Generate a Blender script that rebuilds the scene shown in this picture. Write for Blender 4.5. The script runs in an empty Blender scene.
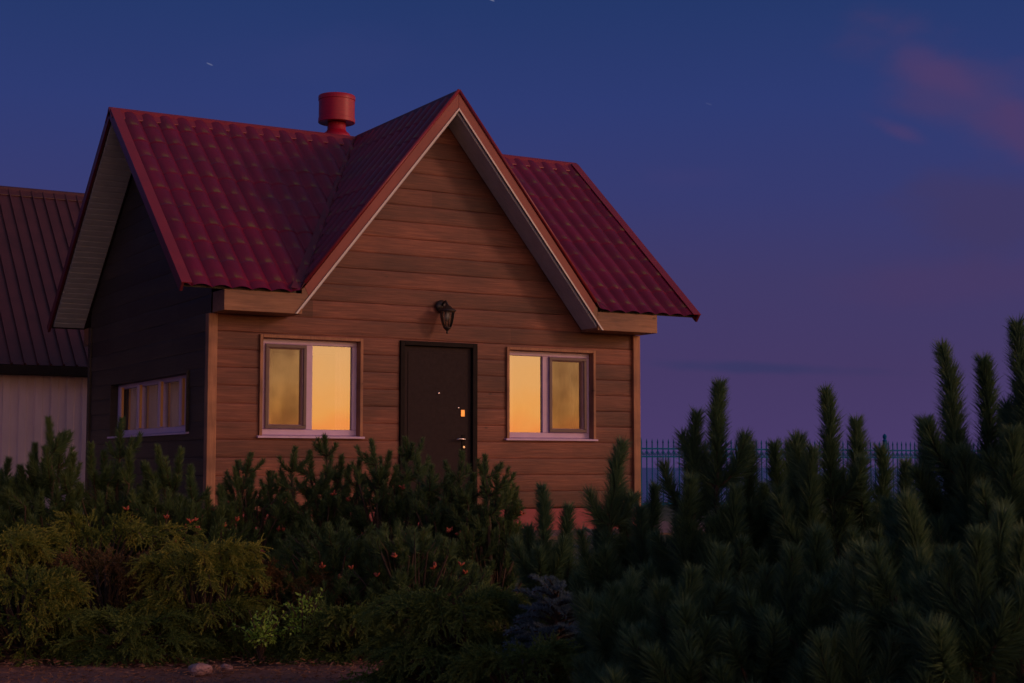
import bpy, bmesh, math, random
import numpy as np
from mathutils import Vector, Matrix

random.seed(7)
RNG = np.random.default_rng(11)
S = bpy.context.scene
COL = S.collection

# ------------------------------------------------------------------ camera
F_PX, PITCH, YAW = 1515.5, math.radians(4.72), math.radians(30.39)
CAM = Vector((-5.279, -15.224, 0.4775))
cd = bpy.data.cameras.new('camera')
cd.sensor_width = 36.0
cd.lens = 36.0 * F_PX / 1024.0
cd.clip_start = 0.1
cd.clip_end = 30000
cam = bpy.data.objects.new('camera', cd)
COL.objects.link(cam)
cam.location = CAM
cam.rotation_euler = (math.pi / 2 + PITCH, 0, -YAW)
cd.dof.use_dof = True
cd.dof.focus_distance = 17.0
cd.dof.aperture_fstop = 11.0
S.camera = cam
FW2 = Vector((math.sin(YAW), math.cos(YAW)))
RT2 = Vector((math.cos(YAW), -math.sin(YAW)))

# ------------------------------------------------------------------ world (dusk sky)
GLOW_AZ = math.radians(36)          # afterglow: to the right of straight in front of the cabin
world = bpy.data.worlds.new('World')
S.world = world
world.use_nodes = True
nt = world.node_tree
nt.nodes.clear()


def N(tree, t, **kw):
    n = tree.nodes.new(t)
    for k, v in kw.items():
        setattr(n, k, v)
    return n


def s2l(c):
    return tuple(((x / 255) / 12.92 if x / 255 <= .04045 else (((x / 255) + .055) / 1.055) ** 2.4) for x in c) + (1,)


def ramp(tree, stops, interp='LINEAR'):
    r = N(tree, 'ShaderNodeValToRGB')
    r.color_ramp.interpolation = interp
    while len(r.color_ramp.elements) < len(stops):
        r.color_ramp.elements.new(0.5)
    for e, (p, c) in zip(r.color_ramp.elements, stops):
        e.position = p
        e.color = c if len(c) == 4 else tuple(c) + (1,)
    return r


def M_(tree, op, a, b=None, c=None, clamp=False):
    m = N(tree, 'ShaderNodeMath', operation=op)
    m.use_clamp = clamp
    for i, v in enumerate((a, b, c)):
        if v is None:
            continue
        if isinstance(v, (int, float)):
            m.inputs[i].default_value = v
        else:
            tree.links.new(v, m.inputs[i])
    return m.outputs[0]


def mixc(tree, fac, a, b, mode='MIX'):
    m = N(tree, 'ShaderNodeMix', data_type='RGBA', blend_type=mode)
    for i, v in ((0, fac), (6, a), (7, b)):
        if isinstance(v, (int, float)):
            m.inputs[i].default_value = v
        elif isinstance(v, tuple):
            m.inputs[i].default_value = v if len(v) == 4 else v + (1,)
        else:
            tree.links.new(v, m.inputs[i])
    return m.outputs[2]


tc = N(nt, 'ShaderNodeTexCoord')
sep = N(nt, 'ShaderNodeSeparateXYZ')
nt.links.new(tc.outputs['Generated'], sep.inputs[0])
X, Y, Z = sep.outputs
ele = M_(nt, 'DIVIDE', M_(nt, 'ARCSINE', Z), math.pi / 2)       # -1..1
# the dusk side that the camera sees: violet at the sea, blue above
r1 = ramp(nt, [(0.0, s2l((74, 59, 106))), (3.5 / 90, s2l((69, 57, 101))), (7 / 90, s2l((64, 58, 104))),
               (10 / 90, s2l((55, 59, 112))), (13.5 / 90, s2l((46, 59, 115))), (17.5 / 90, s2l((36, 56, 107))),
               (30 / 90, s2l((46, 62, 100))), (1.0, s2l((66, 78, 102)))])  # highest stops lie out of view, brightened to fill the planting with light
nt.links.new(ele, r1.inputs[0])
# azimuth terms
dotg = M_(nt, 'ADD', M_(nt, 'MULTIPLY', X, math.sin(GLOW_AZ)), M_(nt, 'MULTIPLY', Y, -math.cos(GLOW_AZ)))
hor = M_(nt, 'SQRT', M_(nt, 'ADD', M_(nt, 'MULTIPLY', X, X), M_(nt, 'ADD', M_(nt, 'MULTIPLY', Y, Y), 1e-5)))
cosaz = M_(nt, 'DIVIDE', dotg, hor)
azf = N(nt, 'ShaderNodeMapRange', interpolation_type='SMOOTHSTEP')
azf.inputs['From Min'].default_value = -0.02
azf.inputs['From Max'].default_value = 0.95
nt.links.new(cosaz, azf.inputs['Value'])
g = ramp(nt, [(0.0, (.97, .24, .02)), (1.2 / 45, (1.06, .33, .028)), (2.1 / 45, (1.02, .42, .055)), (3.4 / 45, (.95, .455, .105)), (5.5 / 45, (.82, .46, .16)),
              (10 / 45, (.42, .25, .17)), (18 / 45, (.15, .09, .10)), (1.0, (.0, .0, .0))])
nt.links.new(M_(nt, 'MULTIPLY', ele, 2.0), g.inputs[0])
gl = mixc(nt, 1.0, g.outputs[0], azf.outputs[0], 'MULTIPLY')
glow_scaled = N(nt, 'ShaderNodeVectorMath', operation='SCALE')
nt.links.new(gl, glow_scaled.inputs[0])
glow_scaled.inputs['Scale'].default_value = 2.9
# soft pink clouds and a slate streak on the sea side
cm = N(nt, 'ShaderNodeCombineXYZ')
az = M_(nt, 'ARCTAN2', X, Y)
nt.links.new(az, cm.inputs[0])
nt.links.new(M_(nt, 'MULTIPLY', ele, math.pi / 2), cm.inputs[1])


def blob(azc, elc, sa, se, rot, seed, nscale=16.0, namp=1.1):
    """soft noisy ellipse in azimuth/elevation (degrees)"""
    da = M_(nt, 'SUBTRACT', az, math.radians(azc))
    de = M_(nt, 'SUBTRACT', M_(nt, 'MULTIPLY', ele, math.pi / 2), math.radians(elc))
    c, s = math.cos(rot), math.sin(rot)
    a2 = M_(nt, 'DIVIDE', M_(nt, 'ADD', M_(nt, 'MULTIPLY', da, c), M_(nt, 'MULTIPLY', de, s)), math.radians(sa))
    e2 = M_(nt, 'DIVIDE', M_(nt, 'SUBTRACT', M_(nt, 'MULTIPLY', de, c), M_(nt, 'MULTIPLY', da, s)), math.radians(se))
    d2 = M_(nt, 'SQRT', M_(nt, 'ADD', M_(nt, 'MULTIPLY', a2, a2), M_(nt, 'MULTIPLY', e2, e2)))
    no = N(nt, 'ShaderNodeTexNoise', noise_dimensions='2D')
    no.inputs['Scale'].default_value = nscale
    no.inputs['Detail'].default_value = 4
    mp = N(nt, 'ShaderNodeMapping')
    mp.inputs['Location'].default_value = (seed, seed * 1.7, 0)
    mp.inputs['Rotation'].default_value = (0, 0, -rot)
    mp.inputs['Scale'].default_value = (1, 2.0, 1)
    nt.links.new(cm.outputs[0], mp.inputs[0])
    nt.links.new(mp.outputs[0], no.inputs[0])
    v = M_(nt, 'ADD', M_(nt, 'SUBTRACT', 1.0, d2), M_(nt, 'MULTIPLY', M_(nt, 'SUBTRACT', no.outputs[0], .5), namp))
    mr = N(nt, 'ShaderNodeMapRange', interpolation_type='SMOOTHERSTEP')
    nt.links.new(v, mr.inputs['Value'])
    return mr.outputs[0]


def pix_dir(px, py):
    """azimuth and elevation in degrees, of a spot of the sky"""
    a = math.degrees(math.atan((px - 512) / F_PX)) + math.degrees(YAW)
    e = math.degrees(math.atan((341.5 - py) / F_PX)) + math.degrees(PITCH)
    return a, e


CLOUDS = [  # az, el, half width, half height, tilt, colour, strength
    (pix_dir(1000, 225), 5.5, 2.6, math.radians(-8), (66, 56, 96), .6),
    (pix_dir(965, 105), 5.4, 2.6, math.radians(-30), (76, 60, 103), .55),
    (pix_dir(960, 96), 3.6, .95, math.radians(-32), (88, 61, 103), .34),
    (pix_dir(1040, 150), 3.2, 1.6, math.radians(-36), (88, 58, 97), .42),
    (pix_dir(905, 142), 1.9, .45, math.radians(-24), (84, 62, 106), .4),
    (pix_dir(1010, 290), 8.0, 1.6, 0, (78, 57, 98), .3),
    (pix_dir(755, 369), 6.0, .36, math.radians(-2.5), (54, 55, 98), .8),
    (pix_dir(690, 180), 4.0, .8, 0, (62, 60, 112), .35),
    (pix_dir(330, 60), 7.0, 1.4, math.radians(6), (48, 60, 114), .4),
]
sky = r1.outputs[0]
for i, ((a, e), sa, se, rot, c, st) in enumerate(CLOUDS):
    sky = mixc(nt, M_(nt, 'MULTIPLY', blob(a, e, sa, se, rot, 3.1 * i + 1), st), sky, s2l(c))
# a very faint large scale unevenness
nn = N(nt, 'ShaderNodeTexNoise')
nn.inputs['Scale'].default_value = 3.0
nn.inputs['Detail'].default_value = 3
nt.links.new(tc.outputs['Generated'], nn.inputs[0])
vv = M_(nt, 'ADD', .93, M_(nt, 'MULTIPLY', nn.outputs[0], .14))
skys = N(nt, 'ShaderNodeVectorMath', operation='SCALE')
nt.links.new(sky, skys.inputs[0])
nt.links.new(vv, skys.inputs['Scale'])
# faint short star trails
STARS = [((204, 72), .09), ((491, 0), .14), ((168, 202), .02), ((712, 107), .02)]
stars = None
for (px, py), st in STARS:
    a, e = pix_dir(px, py)
    da = M_(nt, 'DIVIDE', M_(nt, 'SUBTRACT', az, math.radians(a)), math.radians(.13))
    de = M_(nt, 'SUBTRACT', M_(nt, 'MULTIPLY', ele, math.pi / 2), math.radians(e))
    de = M_(nt, 'DIVIDE', M_(nt, 'ADD', de, M_(nt, 'MULTIPLY', M_(nt, 'SUBTRACT', az, math.radians(a)), .35)), math.radians(.032))
    d2 = M_(nt, 'ADD', M_(nt, 'POWER', M_(nt, 'ABSOLUTE', da), 4.0), M_(nt, 'MULTIPLY', de, de))
    v = M_(nt, 'MULTIPLY', M_(nt, 'SUBTRACT', 1.0, d2, clamp=True), st)
    stars = v if stars is None else M_(nt, 'ADD', stars, v)
starc = N(nt, 'ShaderNodeCombineXYZ')
for i in range(3):
    nt.links.new(stars, starc.inputs[i])
add1 = N(nt, 'ShaderNodeVectorMath', operation='ADD')
nt.links.new(skys.outputs[0], add1.inputs[0])
nt.links.new(glow_scaled.outputs[0], add1.inputs[1])
add2 = N(nt, 'ShaderNodeVectorMath', operation='ADD')
nt.links.new(add1.outputs[0], add2.inputs[0])
nt.links.new(starc.outputs[0], add2.inputs[1])
bg = N(nt, 'ShaderNodeBackground')
bg.inputs[1].default_value = 1.0
nt.links.new(add2.outputs[0], bg.inputs[0])
wo = N(nt, 'ShaderNodeOutputWorld')
nt.links.new(bg.outputs[0], wo.inputs[0])

# ------------------------------------------------------------------ light: low afterglow from the front right
sd = bpy.data.lights.new('sun', 'SUN')
sd.energy = 0.62
sd.angle = math.radians(9)
sd.color = (1.0, .44, .27)
sun = bpy.data.objects.new('sun', sd)
COL.objects.link(sun)
SUN_AZ, SUN_EL = math.radians(44), math.radians(17)
to_sun = Vector((math.sin(SUN_AZ) * math.cos(SUN_EL), -math.cos(SUN_AZ) * math.cos(SUN_EL), math.sin(SUN_EL)))
sun.rotation_euler = to_sun.to_track_quat('Z', 'Y').to_euler()

S.view_settings.view_transform = 'Standard'
S.view_settings.look = 'None'
S.view_settings.exposure = 0.0
S.view_settings.gamma = 1.0
S.view_settings.use_curve_mapping = False


# ------------------------------------------------------------------ helpers
def gz(x, y):
    """height of the ground"""
    t = min(1, max(0, (-1.4 - y) / 5.6))
    t = t * t * (3 - 2 * t)
    z = -0.30 - 0.32 * t
    if y > 4:
        z -= 0.14 * min(1, (y - 4) / 6)
    return z


def at(px, depth):
    """plan position that lies `depth` metres in front of the camera at picture column px"""
    return Vector((CAM.x, CAM.y)) + FW2 * depth + RT2 * ((px - 512) / F_PX * depth)


def zat(py, depth):
    a = math.atan((341.5 - py) / F_PX) + PITCH
    return CAM.z + depth * math.tan(a)


class MB:
    def __init__(s):
        s.v, s.f, s.m = [], [], []

    def add(s, vs, fs, mi=0):
        o = len(s.v)
        s.v += [tuple(v) for v in vs]
        s.f += [tuple(i + o for i in f) for f in fs]
        s.m += [mi] * len(fs)
        return s

    def box(s, x0, x1, y0, y1, z0, z1, mi=0):
        v = [(x0, y0, z0), (x1, y0, z0), (x1, y1, z0), (x0, y1, z0), (x0, y0, z1), (x1, y0, z1), (x1, y1, z1), (x0, y1, z1)]
        return s.add(v, [(0, 3, 2, 1), (4, 5, 6, 7), (0, 1, 5, 4), (1, 2, 6, 5), (2, 3, 7, 6), (3, 0, 4, 7)], mi)

    def prism(s, pts, a, b, axis='Y', mi=0):
        """pts: polygon in the plane normal to axis, extruded from a to b"""
        n = len(pts)
        def p3(p, t):
            return {'X': (t, p[0], p[1]), 'Y': (p[0], t, p[1]), 'Z': (p[0], p[1], t)}[axis]
        vs = [p3(p, a) for p in pts] + [p3(p, b) for p in pts]
        fs = [tuple(range(n - 1, -1, -1)), tuple(range(n, 2 * n))]
        fs += [(i, (i + 1) % n, n + (i + 1) % n, n + i) for i in range(n)]
        return s.add(vs, fs, mi)

    def lathe(s, prof, c=(0, 0, 0), n=24, mi=0, caps=True):
        vs, fs = [], []
        for r, z in prof:
            for k in range(n):
                a = 2 * math.pi * k / n
                vs.append((c[0] + r * math.cos(a), c[1] + r * math.sin(a), c[2] + z))
        for i in range(len(prof) - 1):
            for k in range(n):
                fs.append((i * n + k, i * n + (k + 1) % n, (i + 1) * n + (k + 1) % n, (i + 1) * n + k))
        if caps:
            fs.append(tuple(range(n - 1, -1, -1)))
            fs.append(tuple((len(prof) - 1) * n + k for k in range(n)))
        return s.add(vs, fs, mi)

    def tube(s, pts, rad, n=6, mi=0):
        pts = [Vector(p) for p in pts]
        rr = rad if isinstance(rad, (list, tuple)) else [rad] * len(pts)
        vs, fs = [], []
        for i, p in enumerate(pts):
            d = (pts[min(i + 1, len(pts) - 1)] - pts[max(i - 1, 0)]).normalized()
            u = d.cross(Vector((0.13, .31, 1)) if abs(d.z) < .9 else Vector((1, .1, 0))).normalized()
            w = d.cross(u)
            for k in range(n):
                a = 2 * math.pi * k / n
                vs.append(p + (u * math.cos(a) + w * math.sin(a)) * rr[i])
        for i in range(len(pts) - 1):
            for k in range(n):
                fs.append((i * n + k, i * n + (k + 1) % n, (i + 1) * n + (k + 1) % n, (i + 1) * n + k))
        fs.append(tuple(range(n - 1, -1, -1)))
        fs.append(tuple((len(pts) - 1) * n + k for k in range(n)))
        return s.add(vs, fs, mi)

    def build(s, name, mats, parent=None, smooth=False, bevel=0, clip=None, fix=True):
        me = bpy.data.meshes.new(name)
        me.from_pydata(s.v, [], s.f)
        for m in (mats if isinstance(mats, (list, tuple)) else [mats]):
            me.materials.append(m)
        me.polygons.foreach_set('material_index', s.m)
        bm = bmesh.new()
        bm.from_mesh(me)
        if fix:
            bmesh.ops.recalc_face_normals(bm, faces=bm.faces)
        for co, no in (clip or []):
            bmesh.ops.bisect_plane(bm, geom=bm.verts[:] + bm.edges[:] + bm.faces[:], plane_co=co, plane_no=no, clear_outer=True)
        bm.to_mesh(me)
        bm.free()
        if smooth:
            me.polygons.foreach_set('use_smooth', [True] * len(me.polygons))
        me.update()
        o = bpy.data.objects.new(name, me)
        COL.objects.link(o)
        if parent:
            o.parent = parent
        if bevel:
            b = o.modifiers.new('bevel', 'BEVEL')
            b.width = bevel
            b.segments = 2
            b.limit_method = 'ANGLE'
        return o


def empty(name, loc=(0, 0, 0), rz=0):
    o = bpy.data.objects.new(name, None)
    o.empty_display_size = .2
    o.location = loc
    o.rotation_euler = (0, 0, rz)
    COL.objects.link(o)
    return o


def tag(o, label=None, cat=None, group=None, kind=None):
    for k, v in (('label', label), ('category', cat), ('group', group), ('kind', kind)):
        if v:
            o[k] = v
    return o


def rebase(root, loc):
    """give a thing whose parts were built in world coordinates an origin at its base"""
    root.location = loc
    inv = Matrix.Translation(-Vector(loc))
    for ch in root.children:
        ch.data.transform(inv) if ch.data else None


# ------------------------------------------------------------------ materials
def mat(name, col, rough=.6, metal=0, spec=.5, coat=0):
    m = bpy.data.materials.new(name)
    m.use_nodes = True
    b = m.node_tree.nodes['Principled BSDF']
    b.inputs['Base Color'].default_value = tuple(col) + (1,)
    b.inputs['Roughness'].default_value = rough
    b.inputs['Metallic'].default_value = metal
    b.inputs['Specular IOR Level'].default_value = spec
    b.inputs['Coat Weight'].default_value = coat
    return m


def noisy(name, c1, c2, rough=.6, scale=(1, 1, 1), nscale=5, detail=5, bump=0, bscale=None, metal=0, spec=.5, coords='Object', rr=0):
    m = mat(name, c1, rough, metal, spec)
    t = m.node_tree
    b = t.nodes['Principled BSDF']
    c = N(t, 'ShaderNodeTexCoord')
    mp = N(t, 'ShaderNodeMapping')
    mp.inputs['Scale'].default_value = scale
    t.links.new(c.outputs[coords], mp.inputs[0])
    n = N(t, 'ShaderNodeTexNoise')
    n.inputs['Scale'].default_value = nscale
    n.inputs['Detail'].default_value = detail
    n.inputs['Roughness'].default_value = .62
    t.links.new(mp.outputs[0], n.inputs[0])
    r = ramp(t, [(.3, c1), (.7, c2)])
    t.links.new(n.outputs[0], r.inputs[0])
    t.links.new(r.outputs[0], b.inputs['Base Color'])
    if rr:
        mr = N(t, 'ShaderNodeMapRange')
        mr.inputs['To Min'].default_value = rough - rr
        mr.inputs['To Max'].default_value = rough + rr
        t.links.new(n.outputs[0], mr.inputs[0])
        t.links.new(mr.outputs[0], b.inputs['Roughness'])
    if bump:
        bp = N(t, 'ShaderNodeBump')
        bp.inputs['Strength'].default_value = bump
        bp.inputs['Distance'].default_value = .02
        if bscale:
            n2 = N(t, 'ShaderNodeTexNoise')
            n2.inputs['Scale'].default_value = bscale
            n2.inputs['Detail'].default_value = 4
            t.links.new(mp.outputs[0], n2.inputs[0])
            t.links.new(n2.outputs[0], bp.inputs['Height'])
        else:
            t.links.new(n.outputs[0], bp.inputs['Height'])
        t.links.new(bp.outputs[0], b.inputs['Normal'])
    return m


def wood_mat(name, dark, mid, light, grain=(1.1, 1.1, 22), row=.19, rough=.55, along=0):
    """boards: per-row tone, long grain, a few knots. along = index of the axis along the boards"""
    m = mat(name, mid, rough)
    t = m.node_tree
    b = t.nodes['Principled BSDF']
    c = N(t, 'ShaderNodeTexCoord')
    mp = N(t, 'ShaderNodeMapping')
    mp.inputs['Scale'].default_value = grain
    t.links.new(c.outputs['Object'], mp.inputs[0])
    n = N(t, 'ShaderNodeTexNoise')
    n.inputs['Scale'].default_value = 2.2
    n.inputs['Detail'].default_value = 6
    n.inputs['Roughness'].default_value = .6
    n.inputs['Distortion'].default_value = .6
    t.links.new(mp.outputs[0], n.inputs[0])
    r = ramp(t, [(.25, dark), (.5, mid), (.78, light)])
    t.links.new(n.outputs[0], r.inputs[0])
    colr = r.outputs[0]
    sp = N(t, 'ShaderNodeSeparateXYZ')
    t.links.new(c.outputs['Object'], sp.inputs[0])
    if row:
        rowi = M_(t, 'FLOOR', M_(t, 'DIVIDE', sp.outputs[2], row))
        # boards are butted every few metres: shift the joint per row
        wn0 = N(t, 'ShaderNodeTexWhiteNoise', noise_dimensions='1D')
        t.links.new(rowi, wn0.inputs['W'])
        seg = M_(t, 'FLOOR', M_(t, 'ADD', M_(t, 'DIVIDE', M_(t, 'ADD', sp.outputs[0], sp.outputs[1]), 3.1), M_(t, 'MULTIPLY', wn0.outputs[0], 7.0)))
        wn = N(t, 'ShaderNodeTexWhiteNoise', noise_dimensions='2D')
        cb = N(t, 'ShaderNodeCombineXYZ')
        t.links.new(rowi, cb.inputs[0])
        t.links.new(seg, cb.inputs[1])
        t.links.new(cb.outputs[0], wn.inputs[0])
        k = M_(t, 'ADD', .68, M_(t, 'MULTIPLY', wn.outputs[0], .6))
        sc = N(t, 'ShaderNodeVectorMath', operation='SCALE')
        t.links.new(colr, sc.inputs[0])
        t.links.new(k, sc.inputs['Scale'])
        colr = sc.outputs[0]
    # weather stains, large
    n3 = N(t, 'ShaderNodeTexNoise')
    n3.inputs['Scale'].default_value = 1.3
    n3.inputs['Detail'].default_value = 4
    mp3 = N(t, 'ShaderNodeMapping')
    mp3.inputs['Scale'].default_value = (.8, .8, 2.2)
    t.links.new(c.outputs['Object'], mp3.inputs[0])
    t.links.new(mp3.outputs[0], n3.inputs[0])
    r3 = ramp(t, [(.38, (.62, .62, .66)), (.62, (1.12, 1.1, 1.05))])
    t.links.new(n3.outputs[0], r3.inputs[0])
    colr = mixc(t, 1.0, colr, r3.outputs[0], 'MULTIPLY')
    # knots
    vo = N(t, 'ShaderNodeTexVoronoi', feature='F1')
    vo.inputs['Scale'].default_value = 2.6
    mpk = N(t, 'ShaderNodeMapping')
    mpk.inputs['Scale'].default_value = (.8, .8, 1.9)
    t.links.new(c.outputs['Object'], mpk.inputs[0])
    t.links.new(mpk.outputs[0], vo.inputs[0])
    rk = ramp(t, [(.03, (.28, .22, .2)), (.075, (1, 1, 1))])
    t.links.new(vo.outputs['Distance'], rk.inputs[0])
    colr = mixc(t, .8, colr, rk.outputs[0], 'MULTIPLY')
    t.links.new(colr, b.inputs['Base Color'])
    bp = N(t, 'ShaderNodeBump')
    bp.inputs['Strength'].default_value = .35
    bp.inputs['Distance'].default_value = .01
    t.links.new(n.outputs[0], bp.inputs['Height'])
    t.links.new(bp.outputs[0], b.inputs['Normal'])
    return m


WOOD = wood_mat('log siding', (.10, .029, .018), (.165, .054, .035), (.28, .105, .065))
WOOD_SHADE = wood_mat('shade-darkened siding', (.025, .02, .015), (.04, .031, .022), (.06, .047, .034), grain=(1.1, 1.1, 22))  # same wood as the front, its shade put into a darker colour
WOODT = wood_mat('trim wood', (.24, .11, .06), (.36, .17, .09), (.46, .24, .14), grain=(14, 14, 1.2), row=0)
WOODF = wood_mat('fascia wood', (.20, .10, .055), (.30, .15, .08), (.40, .21, .12), grain=(1.2, 8, 14), row=0)


def tile_mat(name, base, step=.35):
    m = mat(name, base, .36, 0, .36, .03)
    t = m.node_tree
    b = t.nodes['Principled BSDF']
    c = N(t, 'ShaderNodeTexCoord')
    n = N(t, 'ShaderNodeTexNoise')
    n.inputs['Scale'].default_value = 2.4
    n.inputs['Detail'].default_value = 6
    t.links.new(c.outputs['Object'], n.inputs[0])
    r = ramp(t, [(.3, tuple(x * .6 for x in base)), (.7, tuple(x * 1.2 for x in base))])
    # rain streaks run down the slope
    mps = N(t, 'ShaderNodeMapping')
    mps.inputs['Scale'].default_value = (5.0, .7, .7)
    ns = N(t, 'ShaderNodeTexNoise')
    ns.inputs['Scale'].default_value = 1.6
    ns.inputs['Detail'].default_value = 5
    t.links.new(c.outputs['Object'], mps.inputs[0])
    t.links.new(mps.outputs[0], ns.inputs[0])
    t.links.new(M_(t, 'ADD', M_(t, 'MULTIPLY', n.outputs[0], .5), M_(t, 'MULTIPLY', ns.outputs[0], .5)), r.inputs[0])
    # green-gold spots near the lip of each tile: attribute 'lip' marks the lip, noise breaks it up
    at_ = N(t, 'ShaderNodeAttribute', attribute_name='lip')
    n2 = N(t, 'ShaderNodeTexNoise')
    n2.inputs['Scale'].default_value = 9
    n2.inputs['Detail'].default_value = 3
    t.links.new(c.outputs['Object'], n2.inputs[0])
    f = M_(t, 'MULTIPLY', at_.outputs['Fac'], M_(t, 'MULTIPLY', M_(t, 'SUBTRACT', n2.outputs[0], .30, clamp=True), 2.6), clamp=True)
    colr = mixc(t, f, r.outputs[0], (.20, .17, .04))
    t.links.new(colr, b.inputs['Base Color'])
    mr = N(t, 'ShaderNodeMapRange')
    mr.inputs['To Min'].default_value = .25
    mr.inputs['To Max'].default_value = .5
    t.links.new(n.outputs[0], mr.inputs[0])
    t.links.new(mr.outputs[0], b.inputs['Roughness'])
    return m


TILE = tile_mat('wine metal tile', (.175, .007, .037))
WINE = noisy('wine painted metal', (.20, .02, .035), (.27, .03, .045), .38, nscale=3, rr=.08)
WINED = noisy('dark wine flashing', (.10, .015, .03), (.14, .02, .035), .45, nscale=4)
RAKE = noisy('rake fascia', (.21, .040, .036), (.28, .058, .048), .5, nscale=4, bump=.1)
WHITE = noisy('white painted metal', (.62, .6, .58), (.74, .72, .7), .4, nscale=7)
PVC = noisy('white window plastic', (.52, .40, .62), (.62, .48, .72), .32, nscale=6)
DARKPVC = noisy('brown screen frame', (.10, .065, .07), (.14, .09, .095), .4, nscale=8)
SOFFIT = noisy('soffit panels', (.40, .43, .50), (.50, .53, .60), .5, scale=(1, 1, 1), nscale=6, bump=.1)
DOORM = noisy('dark brown door paint', (.026, .019, .021), (.034, .026, .028), .7, nscale=20, bump=.05, bscale=60, spec=.15)
DOORF = noisy('dark door frame', (.012, .010, .010), (.02, .017, .017), .7, nscale=12, spec=.12)
CHROME = mat('satin chrome', (.7, .68, .66), .25, 1)
BRASS = mat('brass plate', (.85, .5, .2), .28, 1)
IRON = noisy('black lantern iron', (.018, .016, .015), (.035, .028, .024), .38, nscale=30)
REDP = noisy('red chimney paint', (.32, .005, .030), (.42, .008, .040), .42, nscale=6, scale=(1, 1, 8), rr=.1)
PLINTH = noisy('red plinth cladding', (.24, .04, .055), (.32, .06, .078), .6, nscale=4, scale=(1, 1, 3), bump=.2)
OUTWALL = noisy('pale profiled sheet', (.56, .46, .54), (.68, .56, .64), .5, nscale=2.5, scale=(2, 2, .5))
OUTROOF = noisy('brown seamed roof', (.058, .018, .020), (.085, .027, .030), .45, nscale=3)
TEAL = noisy('teal fence paint', (.004, .10, .24), (.006, .13, .30), .75, nscale=12, spec=.08)
PLASTER = noisy('interior plaster', (.42, .36, .34), (.5, .44, .42), .8, nscale=3)
FLOORI = mat('interior floor', (.16, .09, .05), .5)
CURT = noisy('mauve blind fabric', (.40, .28, .34), (.5, .36, .42), .8, nscale=5)
PAVE = None


def glass_mat(name, refl, wave=.02):
    m = bpy.data.materials.new(name)
    m.use_nodes = True
    t = m.node_tree
    t.nodes.clear()
    tr = N(t, 'ShaderNodeBsdfTransparent')
    tr.inputs[0].default_value = (.75, .78, .76, 1)
    gl_ = N(t, 'ShaderNodeBsdfGlossy')
    gl_.inputs['Roughness'].default_value = .012
    gl_.inputs['Color'].default_value = (1, 1, 1, 1)
    c = N(t, 'ShaderNodeTexCoord')
    n = N(t, 'ShaderNodeTexNoise')
    n.inputs['Scale'].default_value = 2.2
    n.inputs['Detail'].default_value = 1
    t.links.new(c.outputs['Object'], n.inputs[0])
    bp = N(t, 'ShaderNodeBump')
    bp.inputs['Strength'].default_value = wave
    bp.inputs['Distance'].default_value = .05
    t.links.new(n.outputs[0], bp.inputs['Height'])
    t.links.new(bp.outputs[0], gl_.inputs['Normal'])
    lw = N(t, 'ShaderNodeFresnel')
    lw.inputs[0].default_value = 1.5
    f = M_(t, 'ADD', M_(t, 'MULTIPLY', lw.outputs[0], 1.0), refl, clamp=True)
    mx = N(t, 'ShaderNodeMixShader')
    t.links.new(f, mx.inputs[0])
    t.links.new(tr.outputs[0], mx.inputs[1])
    t.links.new(gl_.outputs[0], mx.inputs[2])
    o = N(t, 'ShaderNodeOutputMaterial')
    t.links.new(mx.outputs[0], o.inputs[0])
    return m


GLASS = glass_mat('double glazing', .22, .03)
GLASSL = glass_mat('lantern glass', .03, .1)


def net_mat():
    m = bpy.data.materials.new('mosquito netting')
    m.use_nodes = True
    t = m.node_tree
    t.nodes.clear()
    tr = N(t, 'ShaderNodeBsdfTransparent')
    tr.inputs[0].default_value = (1, 1, 1, 1)
    d = N(t, 'ShaderNodeBsdfDiffuse')
    c = N(t, 'ShaderNodeTexCoord')
    n = N(t, 'ShaderNodeTexNoise')
    n.inputs['Scale'].default_value = 4.5
    n.inputs['Detail'].default_value = 4
    mp = N(t, 'ShaderNodeMapping')
    mp.inputs['Scale'].default_value = (1.3, 1, .6)
    t.links.new(c.outputs['Object'], mp.inputs[0])
    t.links.new(mp.outputs[0], n.inputs[0])
    r = ramp(t, [(.3, (.13, .065, .035)), (.7, (.21, .11, .06))])
    t.links.new(n.outputs[0], r.inputs[0])
    t.links.new(r.outputs[0], d.inputs[0])
    f = N(t, 'ShaderNodeMapRange')
    f.inputs['From Min'].default_value = .35
    f.inputs['From Max'].default_value = .68
    f.inputs['To Min'].default_value = .34
    f.inputs['To Max'].default_value = .56
    t.links.new(n.outputs[0], f.inputs[0])
    mx = N(t, 'ShaderNodeMixShader')
    t.links.new(f.outputs[0], mx.inputs[0])
    t.links.new(tr.outputs[0], mx.inputs[1])
    t.links.new(d.outputs[0], mx.inputs[2])
    o = N(t, 'ShaderNodeOutputMaterial')
    t.links.new(mx.outputs[0], o.inputs[0])
    return m


NET = net_mat()


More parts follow.
